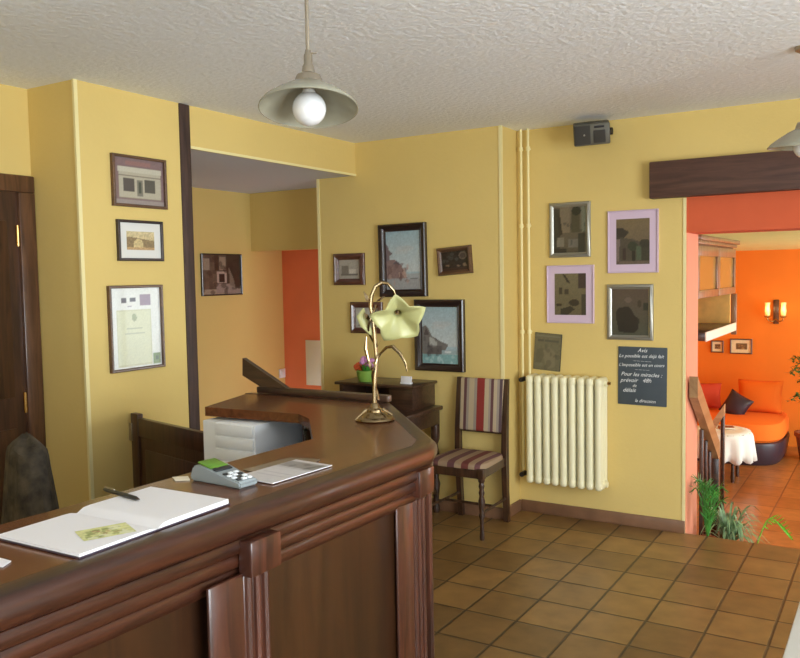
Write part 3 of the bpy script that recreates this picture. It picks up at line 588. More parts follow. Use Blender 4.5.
# ------------------------------------------------------------------ striped chair
def chair():
    t = thing('dining_chair', 'wooden chair with red and cream striped upholstery by the radiator', 'chair', (-2.325, 4.60, 0))
    cw = M['chairwood']
    S = [(.86, 90, 60, 66), (0, 206, 186, 160)]
    cream, grey, plum, red, dk = (190, 170, 138), (160, 146, 132), (104, 66, 66), (146, 50, 42), (92, 72, 76)
    seq = [(0, grey), (.06, cream), (.13, plum), (.19, grey), (.24, cream), (.35, grey), (.41, red), (.57, cream), (.66, grey), (.70, plum), (.76, cream), (.83, grey), (.88, dk), (.94, cream)]
    fab = ramp_mat('striped_fabric', seq, 0, -.17, .17)
    tan = (160, 134, 106); seq2 = [(0, tan), (.14, plum), (.24, tan), (.40, plum), (.52, tan), (.64, (112, 56, 48)), (.76, tan), (.86, plum), (.94, tan)]
    fab2 = ramp_mat('striped_seat_fabric', seq2, 0, -.2, .2)
    # front legs turned
    for sx in (-1, 1):
        z = [(.013, 0), (.016, .02), (.013, .05), (.012, .12), (.019, .15), (.012, .17), (.018, .2), (.021, .24), (.013, .27), (.019, .29), (.013, .31), (.019, .33), (.014, .35), (.02, .36), (.02, .38)]
        MB().lathe(z, (sx*.185, -.19, 0), 14).box((sx*.185, -.19, .405), (.044, .044, .06), .003).build('front_leg', cw, t)
    for sx in (-1, 1):
        R = []
        for zz, y, a, b in ((0, .225, .016, .018), (.2, .205, .017, .02), (.43, .195, .018, .022), (.6, .2, .017, .02), (.8, .216, .015, .016), (.93, .232, .014, .012)):
            x = sx*(.165+.005*zz); R.append([(x-a, y-b, zz), (x+a, y-b, zz), (x+a, y+b, zz), (x-a, y+b, zz)])
        MB().rings(R).build('rear_leg', cw, t)
    MB().bb(-.19, .19, -.205, -.18, .375, .43, .003).build('apron', cw, t); MB().bb(-.165, .165, .18, .2, .375, .43, .003).build('apron', cw, t)
    for sx in (-1, 1): MB().prism([(sx*.2, -.2), (sx*.18, -.2), (sx*.155, .19), (sx*.175, .19)], .375, .43).build('side_rail', cw, t)
    for a, b in (((-.18, -.18, .16), (-.168, .2, .16)), ((.18, -.18, .16), (.168, .2, .16)), ((-.174, 0, .16), (.174, 0, .16))): MB().tube([a, b], .009).build('stretcher', cw, t)
    # upholstered seat, domed
    R = []
    for zz, k in ((.43, 1.0), (.445, 1.0), (.458, .97), (.466, .88), (.470, .6), (.471, .2)):
        n = []
        for q in range(32):
            a = 2*PI*q/32; c, s_ = math.cos(a), math.sin(a); e = .35
            x = math.copysign(abs(c)**e, c)*.205; y = math.copysign(abs(s_)**e, s_)*.2-.01
            x *= 1-.12*(y+.2)/.4; n.append((x*k, y*k, zz))
        R.append(n)
    MB().rings(R).build('seat', fab2, t)
    mb = MB(); mb.box((0, 0, 0), (.315, .035, .345), .012, None, 3)
    bmesh.ops.rotate(mb.bm, matrix=Matrix.Rotation(math.radians(-5.5), 3, 'X'), cent=(0, 0, 0), verts=mb.bm.verts); o = mb.build('backrest', fab, t); o.location = (0, .213, .757)
    MB().bb(-.155, .155, .198, .216, .575, .60, .003).build('back_rail', cw, t)
chair()

# ------------------------------------------------------------------ writing bureau behind the counter
def bureau():
    t = thing('writing_bureau', 'small antique dark wooden writing bureau against the middle wall', 'desk', (-2.97, 4.57, 0))
    m = M['oldwood']
    MB().bb(-.32, .345, -.21, .265, .70, .728, .008).build('writing_surface', m, t)
    MB().bb(-.30, .32, -.19, .26, .60, .70, .003).build('apron', m, t)
    d_ = MB().bb(-.22, .22, -.205, -.188, .615, .69, .005).build('drawer', m, t); MB().ell((0, -.215, .65), (.014, .014, .014), 12, 8).build('knob', M['brass'], d_)
    for sx in (-.28, .30):
        for y in (-.16, .23):
            MB().lathe([(.02, 0), (.026, .03), (.016, .06), (.02, .12), (.03, .2), (.018, .24), (.026, .27), (.018, .3), (.03, .36), (.022, .43), (.016, .47), (.028, .5), (.03, .53), (.03, .605)], (sx, y, 0), 14).build('leg', m, t)
    MB().bb(-.28, .30, .015, .055, .13, .165, .004).build('stretcher', m, t)
    for sx in (-.28, .30): MB().bb(sx-.015, sx+.015, -.16, .23, .13, .165, .004).build('stretcher', m, t)
    MB().bb(-.30, -.27, -.03, .27, .728, .875, .003).build('case_side', m, t); MB().bb(.10, .28, -.03, .27, .728, .875, .003).build('case_side', m, t); MB().bb(-.27, .10, .25, .27, .728, .875).build('case_back', m, t)
    MB().bb(-.325, .30, -.055, .275, .875, .895, .006).build('top', m, t)
bureau()
def planter():
    t = thing('flower_bowl', 'green flower bowl with pink and orange flowers on the dark bureau', 'flower pot', (-3.10, 4.62, .895))
    MB().lathe([(.001, 0), (.05, 0), (.062, .03), (.068, .07), (.062, .075), (.001, .07)], seg=20).build('bowl', M['greenpot'], t)
    mb = MB()
    for _ in range(12): mb.ell((random.uniform(-.02, .06), random.uniform(-.03, .03), random.uniform(.1, .17)), (.02, .02, .016), 8, 5)
    mb.build('pink_flowers', M['pink'], t)
    mb = MB()
    for k in range(6):
        a = k; mb.ell((-.055+.02*math.cos(a), .02*math.sin(a), .085+.012*(k % 3)), (.024, .02, .02), 8, 5)
    mb.build('orange_flowers', M['red'], t)
    mb = MB()
    for k in range(9):
        a = k*.7; mb.strip([(.02*math.cos(a), .02*math.sin(a), .06), (.045*math.cos(a), .045*math.sin(a), .11), (.07*math.cos(a), .07*math.sin(a), .12)], [.008, .012, .001], (-math.sin(a), math.cos(a), 0))
    mb.build('leaves', M['leaf'], t, fix=False)
planter()
t = thing('card_holder', 'small white card holder on the right of the dark bureau', 'card holder', (-2.77, 4.60, .895))
MB().bb(-.04, .04, -.015, .015, 0, .012, .002).build('base', M['whiteplastic'], t); MB().box((0, 0, .028), (.08, .012, .045), .002, Matrix.Rotation(math.radians(-10), 3, 'X')).build('cards', M['white'], t)
o = MB().lathe([(.001, 0), (.022, 0), (.034, .015), (.036, .03), (.028, .048), (.012, .058), (.001, .06)], seg=18).build('glass_paperweight', M['clearglass'], loc=(-2.86, 4.46, .728)); tag(o, 'small glass paperweight in front of the bureau pigeonhole', 'paperweight')

# ------------------------------------------------------------------ pendant lamps
def pendant(loc, label, head=-12):
    x, y, zr = loc
    t = thing('pendant_lamp', label, 'lamp', (x, y, ZC), 0, 'pendant lamps')
    z = zr-ZC
    MB().tube([(0, 0, z+.17), (0, 0, -.02)], .006, 8).build('rod', M['nickel'], t)
    MB().lathe([(.001, 0), (.05, 0), (.048, -.015), (.02, -.03), (.001, -.032)], seg=20).build('ceiling_rose', M['nickel'], t)
    MB().lathe([(.008, z+.175), (.010, z+.165), (.013, z+.16), (.013, z+.135), (.018, z+.125), (.02, z+.108), (.036, z+.10), (.042, z+.085), (.046, z+.07), (.04, z+.068)], seg=20).tube([(.01, 0, z+.165), (.026, .01, z+.165)], .0025, 6).build('cap', M['nickel'], t)
    MB().lathe([(.04, z+.075), (.07, z+.06), (.11, z+.034), (.14, z+.012), (.15, z), (.152, z-.006), (.149, z-.007), (.138, z+.007), (.108, z+.028), (.068, z+.053), (.038, z+.068)], (0, 0, -z-.07), seg=48).build('shade', M['lampglass'], t, (0, 0, z+.07)).matrix_local = Matrix.Translation((0, 0, z+.07)) @ Matrix.Rotation(math.radians(head), 4, rt)
    MB().lathe([(.018, z+.09), (.018, z+.05), (.015, z+.04)], seg=16).build('socket', M['nickel'], t)
    R = [(.014, z+.062), (.02, z+.052)] + [(.052*math.cos(a), z-.001+.052*math.sin(a)) for a in [PI/2*.72-(PI/2*1.72)*k/14 for k in range(15)]]
    MB().lathe(R, seg=28).build('bulb', M['globe'], t)
pendant((-1.555, 2.035, 2.118), 'pendant lamp with flat glass shade and white globe bulb above the counter')
pendant((-.36, 3.955, 2.128), 'pendant lamp cut off by the right edge, in front of the dark beam', 4)

# ------------------------------------------------------------------ flower table lamp on the counter (local x runs along the picture)
def table_lamp():
    t = thing('table_lamp', 'brass vine table lamp with pale green glass flower shade on the counter', 'lamp', (-1.568, 2.386, 1.0998), YAW)
    s = .00351; P = lambda px, py, y=0: (s*(px-375), y, s*(420-py))
    b = M['antbrass']
    MB().lathe([(.001, 0), (.066, 0), (.07, .004), (.066, .010), (.05, .014), (.044, .022), (.03, .030), (.028, .038), (.018, .044), (.014, .055), (.010, .06), (.001, .062)], seg=32).build('base', b, t)
    stem = [P(375, 404), P(375, 390), P(376, 375, -.004), P(378, 360, .004), P(377, 345, -.004), P(376, 330, .004), P(375, 318), P(373, 306), P(374, 296), P(378, 287), P(384, 283), P(390, 284), P(396, 291, .005), P(399, 301, .02)]
    MB().tube(stem, [.008, .007, .0075, .007, .0075, .007, .0075, .0075, .007, .007, .0065, .006, .005, .005], 10).build('stem', b, t)
    vine = []
    for k in range(40):
        u = k/39; py = 400-95*u; a = u*4*PI; vine.append((s*(375-375)+.012*math.cos(a)+s*(1.5*math.sin(u*6)), .012*math.sin(a), s*(420-py)))
    MB().tube(vine, .004, 6).build('vine', b, t)
    for px, py, dx, dz in ((372, 318, -.02, .02), (379, 300, .03, .012), (378, 345, .022, .03), (374, 368, -.016, .03), (379, 388, .016, .03), (372, 300, -.02, .03)):
        x, _, z = P(px, py)
        MB().strip([(x, -.004, z-dz*.3), (x+dx*.5, -.012, z+dz*.3), (x+dx, -.006, z+dz)], [.004, .009, .0008], (.4, .5, .8)).build('leaf', b, t, fix=False)
    # flower shade: bell of five pointed petals hanging from the stem tip
    c = Vector(P(399, 311, .03)); axis = Vector((.08, -.84, -.52)).normalized(); e1 = Vector((1, 0, .12)); e1 = (e1-axis*e1.dot(axis)).normalized(); e2 = axis.cross(e1)
    N = 60; R = []
    for u in (0, .12, .3, .5, .7, .85, 1.0):
        ring = []
        for k in range(N):
            a = 2*PI*k/N; tip = abs(((a*5/(2*PI)) % 1)*2-1)**1.3
            r = .013 + u*(.058+.032*tip*u); dep = .01+.06*u**.7-.018*tip*u*u
            ring.append(c + axis*dep + (e1*math.cos(a+.3)+e2*math.sin(a+.3))*r)
        R.append(ring)
    mb = MB(); mb.rings(R, cap=False)
    bmesh.ops.recalc_face_normals(mb.bm, faces=mb.bm.faces)
    o = mb.build('flower_shade', M['greenglass'], t, ang=60); sm = o.modifiers.new('thick', 'SOLIDIFY'); sm.thickness = .0025
    MB().lathe([(.006, .02), (.011, .012), (.016, 0), (.012, -.012)], tuple(c), 14).build('calyx', b, t)
    # smaller second glass leaf at the left, and the trailing tendril
    pts = [P(373, 335), P(368, 328), P(364, 318), P(366, 308)]
    o = MB().strip(pts, [.004, .02, .02, .002], (.95, .2, -.2), .15).build('glass_leaf', M['greenglass'], t, fix=False); o.modifiers.new('thick', 'SOLIDIFY').thickness = .002
    MB().tube([P(376, 362), P(382, 353), P(388, 347, -.01), P(394, 346, -.02), P(401, 353, -.02), P(406, 362, -.02), P(408, 371, -.02)], [.004, .004, .0055, .007, .006, .004, .0015], 8).build('tendril', b, t)
    MB().tube([P(376, 375), P(370, 362), P(367, 348), P(368, 336)], [.004, .005, .007, .003], 8).build('side_stem', b, t)
    MB().tube([P(367, 408, -.03), P(356, 417, -.05)], [.006, .003], 8).build('root', b, t); MB().tube([P(383, 408, -.02), P(393, 414, -.03)], [.007, .004], 8).build('root', b, t)
table_lamp()

# ------------------------------------------------------------------ things on the counter
ZT = 1.1005
def guest_book():
    t = thing('guest_book', 'large open white guest book lying on the near end of the counter', 'book', (-1.388, 1.122, ZT), math.radians(1))
    # local x across the counter, y along it, spine along x at y=0
    def block(y0, y1, h):
        R = []
        for k in range(13):
            u = k/12; y = y0+(y1-y0)*u; d = 1-u
            z = .003+h*min(1, (u*9)**.5 if u < .11 else 1); R.append([(-.122, y, .003), (.122, y, .003), (.122, y, z), (-.122, y, z)])
        return R
    MB().rings(block(0, -.186, .005)).build('left_pages', M['white'], t)
    MB().rings(block(0, .208, .010)).build('right_pages', M['white'], t)
    c = MB().bb(-.125, .125, -.189, .211, 0, .003).build('cover', M['sofadark'], t)
    cv = Cv(36, 22, (214, 214, 150)).noise(.15, 2).blobs(26, (130, 140, 70), .6, (.1, .2, .9, .85), (.03, .1)).blobs(10, (176, 132, 96), .7, (.3, .3, .8, .7), (.02, .06)).blobs(10, (226, 226, 190), .8)
    o = print_mesh(cv, .10, .075, 'flower_drawing', M['matteprint'], t, (.055, -.072, .0086), True); o.rotation_euler = (0, 0, math.radians(65))
guest_book()
def pen():
    a = Vector((-1.575, 1.245, ZT+.0185)); b_ = Vector((-1.43, 1.222, ZT+.0185)); d = (b_-a); L = d.length
    t = thing('ballpoint_pen', 'black ballpoint pen lying across the open guest book', 'pen', tuple(a), math.atan2(d.y, d.x))
    MB().tube([(0, 0, 0), (.01, 0, 0), (L*.6, 0, 0)], [.0035, .0048, .0048], 10).build('barrel', M['dkplastic'], t)
    MB().tube([(L*.6, 0, 0), (L*.9, 0, 0), (L, 0, 0)], [.0052, .0048, .001], 10).build('grip', M['dkplastic'], t)
    MB().bb(.002, .045, -.0015, .0015, .004, .0068, .0008).build('clip', M['nickel'], t)
pen()
def terminal():
    t = thing('card_terminal', 'grey card payment terminal with green screen on the counter', 'card reader', (-1.422, 1.482, ZT), math.radians(-6))
    m = Matrix(((1, 0, 0, 0), (0, 0, -1, 0), (0, 1, 0, 0), (0, 0, 0, 1)))
    body = [(-.086, 0), (.086, 0), (.089, .008), (.086, .016), (.018, .025), (-.028, .036), (-.066, .041), (-.08, .035), (-.09, .012)]
    mb = MB(); mb.prism(body, -.037, .037, m)
    for v in mb.bm.verts: v.co.y *= 1-.2*(v.co.x+.09)/.18
    bmesh.ops.bevel(mb.bm, geom=[e for e in mb.bm.edges], offset=.004, segments=2, affect='EDGES'); mb.build('body', M['greyplastic'], t)
    sl = math.atan2(-.014, .05)
    MB().box((-.044, 0, .0405), (.052, .054, .004), .0015, Matrix.Rotation(-sl*.75, 3, 'Y')).build('screen', M['lcd'], t)
    MB().box((-.008, 0, .0325), (.016, .052, .005), .0015, Matrix.Rotation(.27, 3, 'Y')).build('screen_surround', M['dkplastic'], t)
    for i in range(4):
        for j in range(3):
            x = .022+i*.016; z = .026-(x-.02)*.13; MB().box((x, (j-1)*.017, z), (.010, .012, .004), .0015, Matrix.Rotation(.15, 3, 'Y')).build('key', M['whiteplastic'] if (i+j) % 3 else M['dkplastic'], t)
terminal()
o = MB().prism([(-1.575, 1.452), (-1.545, 1.478), (-1.512, 1.452), (-1.54, 1.43)], ZT, ZT+.002).build('paper_slip', M['pages']); tag(o, 'small cream paper slip beside the card terminal', 'paper')
o = MB().prism([(-1.50, .80), (-1.345, .842), (-1.36, .868), (-1.52, .87)], ZT, ZT+.0015).build('paper_sheet', M['white']); tag(o, 'corner of a white sheet at the left edge near the guest book', 'paper')
def brochure():
    t = thing('brochure', 'pale grey brochure with photo corner on the counter before the lamp', 'brochure', (-1.355, 1.63, ZT+.0015), math.radians(-4))
    MB().bb(-.065, .065, -.11, .115, 0, .002).build('sheet', M['white'], t, ang=0)
    cv = Cv(30, 44, (214, 212, 214)).noise(.03, 2).rect(.05, .08, .95, .34, (150, 150, 150)).blobs(10, (96, 98, 96), .6, (.1, .1, .9, .32), (.03, .08)).rect(.05, .36, .9, .38, (184, 182, 186))
    for k in range(8): cv.rect(.12, .46+.055*k, .75+.1*(k % 2), .465+.055*k, (188, 186, 192))
    print_mesh(cv, .128, .223, 'printed_face', M['print'], t, (0, .0025, .0025), True)
o = MB().prism([(-1.47, 1.60), (-1.39, 1.585), (-1.30, 1.60), (-1.36, 1.79), (-1.45, 1.77)], ZT, ZT+.0014).build('plastic_sleeve', mat('grey_sleeve', (128, 122, 116), .15, coat=.6)); tag(o, 'glossy grey sheet lying under the pale brochure', 'plastic sleeve')
brochure()

# ------------------------------------------------------------------ chair with coat behind the counter at far left
def clerk_chair():
    t = thing('clerk_chair', 'dark wooden chair behind the counter, hidden under the mottled coat', 'chair', (-2.63, 1.76, 0), math.radians(160))
    m = M['gatewood']
    for sx in (-.10, .10):
        MB().bb(sx-.018, sx+.018, -.018, .018, 0, 1.0, .004).build('rear_leg', m, t); MB().bb(sx-.018, sx+.018, -.398, -.362, 0, .43, .004).build('front_leg', m, t)
    MB().bb(-.17, .17, -.41, .02, .43, .46, .008).build('seat', m, t); MB().bb(-.085, .085, -.012, .012, .86, .98, .004).build('back_rail', m, t); MB().bb(-.085, .085, -.012, .012, .6, .68, .004).build('back_rail', m, t)
clerk_chair()
def coat():
    R = []
    for i in range(26):
        u = i/25; z = 1.065-.56*u; k = math.sin(min(1, u*9+.12)*PI/2); n = []
        for q in range(40):
            a = 2*PI*q/40; fold = 1+.10*math.sin(a*7+u*2)*u+.05*math.sin(a*13+u*5)
            n.append((.115*k*math.cos(a)+.16*u*k*fold*math.cos(a), (.055+.05*u)*k*fold*math.sin(a), z+.01*math.sin(a*3)))
        R.append(n)
    o = MB().rings(R).build('coat', M['coat'], loc=(-2.625, 1.755, 0), rotz=math.radians(-20)); tag(o, 'dark mottled coat draped on the chair at the far left', 'coat')
coat()

# ------------------------------------------------------------------ pale table at the right edge
def pale_table():
    t = thing('side_table', 'pale grey table just visible at the lower right edge', 'table', (.15, 2.2, 0))
    MB().bb(-.36, .45, -.9, 1.0, .72, .75, .006).build('tabletop', M['laminate'], t)
    for x in (-.15, .4):
        for y in (-.8, .9): MB().bb(x-.02, x+.02, y-.02, y+.02, 0, .72, .003).build('leg', M['laminate'], t)
pale_table()

# ------------------------------------------------------------------ lounge
def hanging_unit():
    t = thing('hanging_cabinet', 'brown glazed cabinet hanging from the lounge ceiling with pale shelf below', 'cabinet', (-1.27, 6.14, 1.13))
    m = M['cabwood']; z = lambda v: v-1.13
    MB().bb(-.17, .145, -.68, .71, z(1.42), z(1.79), .004).build('case', m, t)
    MB().bb(-.175, .17, -.69, .72, z(1.775), z(1.80), .004).bb(-.175, .19, -.70, .735, z(1.80), z(1.832), .006).build('crown', m, t)
    for k in range(2):
        y0 = -.675+k*.692; y1 = y0+.685
        d_ = MB().bb(.145, .165, y0, y1, z(1.425), z(1.475), .003).bb(.145, .165, y0, y1, z(1.70), z(1.765), .003).bb(.145, .165, y0, y0+.05, z(1.475), z(1.70), .003).bb(.145, .165, y1-.05, y1, z(1.475), z(1.70), .003).build('door', m, t)
        MB().bb(.147, .151, y0+.05, y1-.05, z(1.475), z(1.70)).build('pane', mat('amber_glass', (170, 130, 70), .15, spec=.6), d_)
    MB().bb(-.17, .13, .66, .69, z(1.19), z(1.42)).build('end_panel', mat('yellow_pine', (226, 180, 96), .6, vary=.12, vscale=12), t)
    MB().bb(-.17, .16, -.435, .71, z(1.135), z(1.19), .003).build('shelf', M['oldwood'], t)
    o = MB().bb(.16, .17, -.44, .71, z(1.132), z(1.195), .002).build('shelf_edge', M['paleshelf'], t); o['label'] = 'pale front edge of the shelf'
    MB().bb(.13, .17, .71, .74, z(1.10), z(1.42), .003).build('post', m, t)
hanging_unit()
t = thing('bottle', 'dark green bottle standing on the hanging shelf in the lounge', 'bottle', (-1.22, 5.78, 1.19))
MB().lathe([(.001, 0), (.036, 0), (.038, .01), (.038, .12), (.03, .15), (.014, .17), (.013, .2), (.015, .205), (.001, .206)], seg=18).build('body', M['leaf4'], t)
MB().lathe([(.015, .204), (.016, .206), (.016, .222), (.001, .223)], seg=14).build('cap', M['dark'], t)

def railing():
    t = thing('stair_railing', 'brown wooden stair railing at the left of the lounge opening', 'railing', (-1.08, 5.3, ZF))
    m = M['oldwood']; o0 = Vector((-1.08, 5.3, ZF))
    a = Vector((-1.065, 5.14, .90)); b_ = Vector((-1.06, 5.83, .375)); dv = (b_-a)
    R = []
    for p in (a, b_): R.append([p+Vector((x, 0, z))-o0 for x, z in ((-.025, -.065), (.025, -.065), (.025, .065), (-.025, .065))])
    MB().rings(R).build('handrail', wood('handrail_wood', (142, 106, 72), (172, 136, 96), 1, .3, .3, .3), t)
    for k in range(3):
        y = 5.46+.125*k; zt = .9-.525*(y-5.14)/.69-.07; zb = -.30 if y < 5.66 else ZF
        MB().bb(-1.08-.012, -1.08+.012, y-.015, y+.015, zb, zt, .003).build('baluster', m, t, tuple(-o0))
    MB().bb(-1.10, -1.035, 5.80, 5.86, ZF, .33, .005).build('newel_post', m, t, tuple(-o0))
railing()
def landing_rail():
    t = thing('low_railing', 'low brown railing with pale sloping rail behind the stair railing', 'railing', (-1.18, 6.3, ZF))
    m = M['oldwood']; o0 = Vector((-1.18, 6.3, ZF))
    a = Vector((-1.25, 6.3, .33)); b_ = Vector((-1.085, 6.3, .59)); R = []
    for p, e in ((a, 0), (b_, 0)): R.append([p+Vector((x, y, z))-o0 for x, y, z in ((0, -.02, -.04), (0, .02, -.04), (0, .02, .04), (0, -.02, .04))])
    MB().rings(R).build('rail', wood('pale_rail_wood', (186, 140, 96), (214, 170, 122), 0, .4, .2), t)
    MB().bb(-1.112, -1.085, 6.285, 6.315, ZF, .55, .004).build('post', m, t, tuple(-o0))
    for k in range(3): x = -1.25+.048*k; MB().bb(x-.009, x+.009, 6.29, 6.31, ZF, .28+.07*k, .003).build('baluster', m, t, tuple(-o0))
landing_rail()

def leaf_curve(base, a, reach, height, droop, n=9):
    pts = []
    for k in range(n):
        u = k/(n-1); r = reach*u; z = height*math.sin(min(u*1.1, 1)*PI/2*1.15) - droop*u*u
        pts.append((base[0]+r*math.cos(a), base[1]+r*math.sin(a), base[2]+z))
    return pts
def frond(mb, base, a, reach, height, droop, ll, n=13):
    pts = leaf_curve(base, a, reach, height, droop, n)
    for k in range(2, n):
        p = Vector(pts[k]); d = (Vector(pts[k])-Vector(pts[k-1])).normalized(); u = k/(n-1); L = ll*math.sin(PI*(.2+.75*u))
        sd = d.cross(Vector((0, 0, 1))).normalized()
        for s in (-1, 1):
            e = (sd*s*.55+d*.8).normalized(); q = [p+e*L*v+Vector((0, 0, -.12*L*v*v)) for v in (0, .4, .75, 1)]
            mb.strip(q, [.003, .0055, .004, .0005], d)
    return pts
def plant(name, label, loc, kind, mat_, ph, pr):
    t = thing(name, label, 'potted plant', loc)
    MB().lathe([(.001, 0), (pr*.7, 0), (pr*.95, ph*.85), (pr*1.05, ph*.86), (pr*1.05, ph), (pr*.9, ph), (pr*.88, ph*.9), (.001, ph*.9)], seg=22).build('pot', M['pot'], t)
    mb = MB(); sb = MB()
    if kind == 'palm':
        for k in range(9):
            a = k*2*PI/9+random.uniform(-.2, .2); pts = frond(mb, (0, 0, ph*.9), a, random.uniform(.04, .12), random.uniform(.24, .40), .03, .095); sb.tube(pts, .004, 6)
    elif kind == 'spider':
        for k in range(110):
            a = random.uniform(0, 2*PI); pts = leaf_curve((0, 0, ph*.9), a, random.uniform(.10, .28), random.uniform(.14, .34), random.uniform(.05, .22))
            mb.strip(pts, [.003, .005, .006, .007, .007, .006, .005, .003, .0005], (-math.sin(a), math.cos(a), 0), .2)
        sb.lathe([(.001, ph*.9), (.03, ph*.9), (.02, ph*.9+.04), (.001, ph*.9+.05)], seg=12)
    else:
        for k in range(14):
            a = random.uniform(0, 2*PI); pts = leaf_curve((0, 0, ph*.9), a, random.uniform(.1, .34), random.uniform(.45, .95), .08, 8); sb.tube(pts, .004, 6)
            for p in pts[2:]:
                for _ in range(5):
                    q = random.uniform(0, 2*PI); v = Vector((math.cos(q), math.sin(q), random.uniform(-.5, .5))); p_ = Vector(p); L = random.uniform(.05, .09)
                    mb.strip([p_, p_+v*L*.5+Vector((0, 0, .008)), p_+v*L], [.003, .017, .001], (-math.sin(q), math.cos(q), .1))
    sb.build('stems', mat_, t); mb.build('foliage', mat_, t, fix=False); return t
plant('potted_palm', 'green potted palm beside the foot of the stair railing', (-1.0, 5.25, -.15), 'palm', M['leaf'], .1, .055)
plant('potted_spider_plant', 'grey-green spidery potted plant on the lounge steps by the palm', (-.925, 5.53, -.30), 'spider', M['leaf2'], .12, .07)
t = plant('potted_shrub', 'leafy dark green plant at the right edge beside the orange sofa', (-.80, 9.75, ZF), 'shrub', M['leaf4'], .3, .16)
def striped_leaf():
    t = thing('potted_fern', 'small potted fern with one bright striped frond on the lounge steps', 'potted plant', (-.80, 5.50, -.30))
    MB().lathe([(.001, 0), (.05, 0), (.07, .1), (.075, .12), (.062, .12), (.001, .11)], seg=18).build('pot', M['pot'], t)
    mb = MB(); pts = []
    for k in range(15):
        u = k/14; pts.append((.03+.21*u, .0, .10+.30*math.sin(min(1, u*1.6)*PI/2)-.24*max(0, u-.35)))
    for k in range(4, 15):
        p = Vector(pts[k]); L = .062*math.sin(PI*(.15+.8*(k-4)/10.5))+.008
        for s in (-1, 1):
            e = Vector((.55, s*.3, -.5 if s > 0 else .55)).normalized(); mb.strip([p, p+e*L*.5, p+e*L], [.004, .011, .0005], (.6, .1, .1))
    mb.build('frond', M['leaf3'], t, fix=False); MB().tube(pts, .0035, 6).build('stem', M['leaf3'], t)
striped_leaf()

def sofa():
    t = thing('lounge_sofa', 'low dark rounded sofa with orange seat cushion against the orange wall', 'sofa', (-1.6, 9.75, ZF))
    def slab(z, x0, x1, y0, y1, r, dome=0):
        # rounded-end slab outline; returns rings
        out = []
        for zz, k in z:
            n = []
            for q in range(44):
                a = 2*PI*q/44; c, s = math.cos(a), math.sin(a); e = .5
                n.append(((x0+x1)/2+math.copysign(abs(c)**e, c)*(x1-x0)/2*k, (y0+y1)/2+math.copysign(abs(s)**e, s)*(y1-y0)/2*k, zz))
            out.append(n)
        return out
    MB().rings(slab([(.0, .93), (.03, .96), (.2, 1.0), (.235, .985), (.24, .9)], -.8, .57, -.62, .6, 0)).build('base', M['sofadark'], t)
    MB().rings(slab([(.24, .96), (.27, 1.0), (.38, 1.0), (.43, .97), (.455, .85), (.46, .4)], -.8, .56, -.6, .6, 0)).build('seat_cushion', M['sofaorange'], t)
    mb = MB(); mb.box((-.98, .1, .33), (.26, .98, .5), .1, None, 5); mb.build('armrest', M['sofadark'], t)
sofa()
def cushion(name, label, loc, size, rot, m, group=None):
    mb = MB(); nx = 13; R = []
    V = {}
    for s in (1, -1):
        for i in range(nx):
            for j in range(nx):
                u, v = i/(nx-1)*2-1, j/(nx-1)*2-1; pin = 1-.09*(1-abs(u))**1*abs(v)**3-.0
                th = ((1-u*u)*(1-v*v))**.45
                V[s, i, j] = mb.bm.verts.new((u*size[0]/2*(1-.07*(1-v*v)*abs(u)), s*th*size[1]/2, v*size[2]/2*(1-.07*(1-u*u)*abs(v))+size[2]/2))
    for s in (1, -1):
        for i in range(nx-1):
            for j in range(nx-1): mb.bm.faces.new((V[s, i, j], V[s, i+1, j], V[s, i+1, j+1], V[s, i, j+1]))
    bmesh.ops.remove_doubles(mb.bm, verts=mb.bm.verts, dist=1e-5)
    o = mb.build(name, m, ang=80); o.location = loc; o.rotation_euler = rot; return tag(o, label, 'cushion', group)
cushion('cushion', 'large bright orange square cushion leaning at the back of the sofa', (-1.34, 9.88, .0), (.48, .2, .38), (math.radians(-16), 0, 0), M['sofaorange'])
cushion('cushion', 'dark plum cushion standing on its corner left of the orange cushion', (-1.62, 9.66, -.02), (.27, .13, .28), (math.radians(-16), math.radians(28), math.radians(-10)), M['sofadark'])
cushion('cushion', 'red-orange cushion lying on the left end of the sofa', (-1.98, 9.84, .02), (.5, .2, .30), (math.radians(-18), 0, math.radians(12)), M['sofared'])

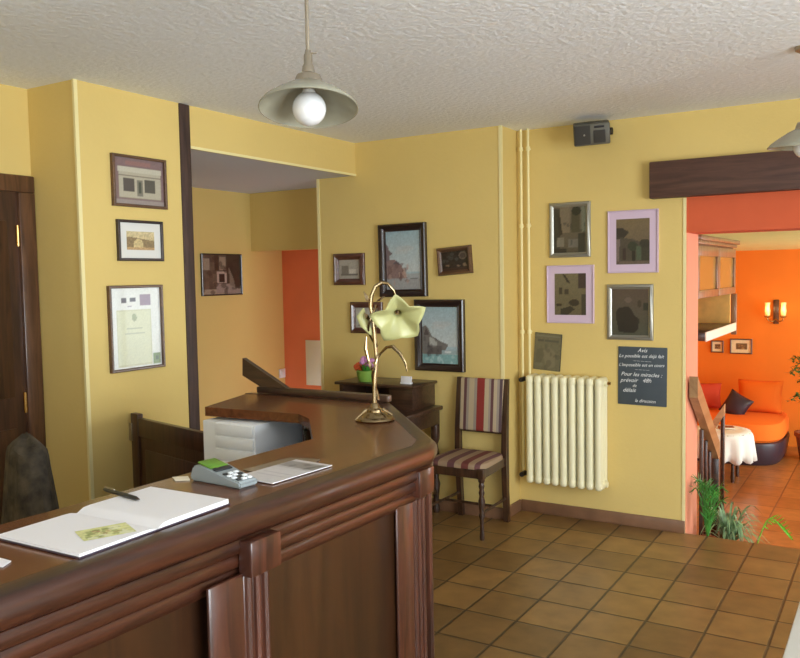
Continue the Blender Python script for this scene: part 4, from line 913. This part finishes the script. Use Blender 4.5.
def side_table_cloth():
    t = thing('coffee_table', 'small round dark legged table under the white cloth by the railing', 'table', (-1.50, 8.5, ZF))
    MB().lathe([(.001, .455), (.27, .455), (.28, .465), (.28, .475), (.27, .48), (.001, .48)], seg=32).build('tabletop', M['oldwood'], t)
    for k in range(4):
        a = PI/4+k*PI/2; MB().lathe([(.016, 0), (.02, .05), (.014, .15), (.02, .3), (.022, .456)], (.19*math.cos(a), .19*math.sin(a), 0), 12).build('leg', M['oldwood'], t)
    R = []; N = 72
    for u in (0, .3, .7, .97, 1.0, 1.03, 1.1, 1.2, 1.3):
        n = []
        for k in range(N):
            a = 2*PI*k/N
            if u <= .97: r, z = .28*max(u, .002), .486
            else:
                q = (u-.97)/.33; r = .28+.012*min(1, q*6)+.026*q*math.sin(a*13)+.02*q; z = .486-.27*q-(.02*math.sin(a*13+1.2)*q*q)
            n.append((r*math.cos(a), r*math.sin(a), z))
        R.append(n)
    mb = MB(); mb.rings(R, cap=False); o = mb.build('tablecloth', M['cloth'], loc=(-1.50, 8.5, ZF), ang=70); o.modifiers.new('thick', 'SOLIDIFY').thickness = .003
    tag(o, 'white cloth draped over the small round table by the railing', 'tablecloth')
    b_ = thing('leather_book', 'small brown book lying on the white cloth', 'book', (-1.46, 8.56, ZF+.4865), math.radians(20))
    MB().bb(-.07, .07, -.05, .05, 0, .022, .002).build('cover', M['pot'], b_); MB().bb(-.064, .0715, -.0515, .0515, .004, .018).build('pages', M['pages'], b_)
side_table_cloth()

def sconce():
    t = thing('wall_sconce', 'brass wall sconce with two candle glasses on the orange wall', 'lamp', (-1.235, YO, .955))
    MB().bb(-.03, .03, -.03, 0, .02, .30, .008).build('backplate', M['doorwood'], t)
    for s in (-1, 1):
        MB().tube([(0, -.03, .08), (s*.03, -.07, .05), (s*.075, -.08, .06), (s*.085, -.08, .10)], .007, 8).lathe([(.001, .095), (.03, .10), (.034, .112), (.012, .115)], (s*.085, -.08, 0), 14).build('arm', M['brass'], t)
        MB().lathe([(.012, .113), (.026, .125), (.032, .17), (.026, .23), (.03, .27)], (s*.085, -.08, 0), 18).build('candle_glass', M['shade'], t)
        l = bpy.data.lights.new('sconce_glow', 'POINT'); l.energy = .3; l.color = (1, .72, .35); l.shadow_soft_size = .04
        lo = bpy.data.objects.new('sconce_glow', l); col.objects.link(lo); lo.parent = t; lo.location = (s*.085, -.15, .2)
sconce()
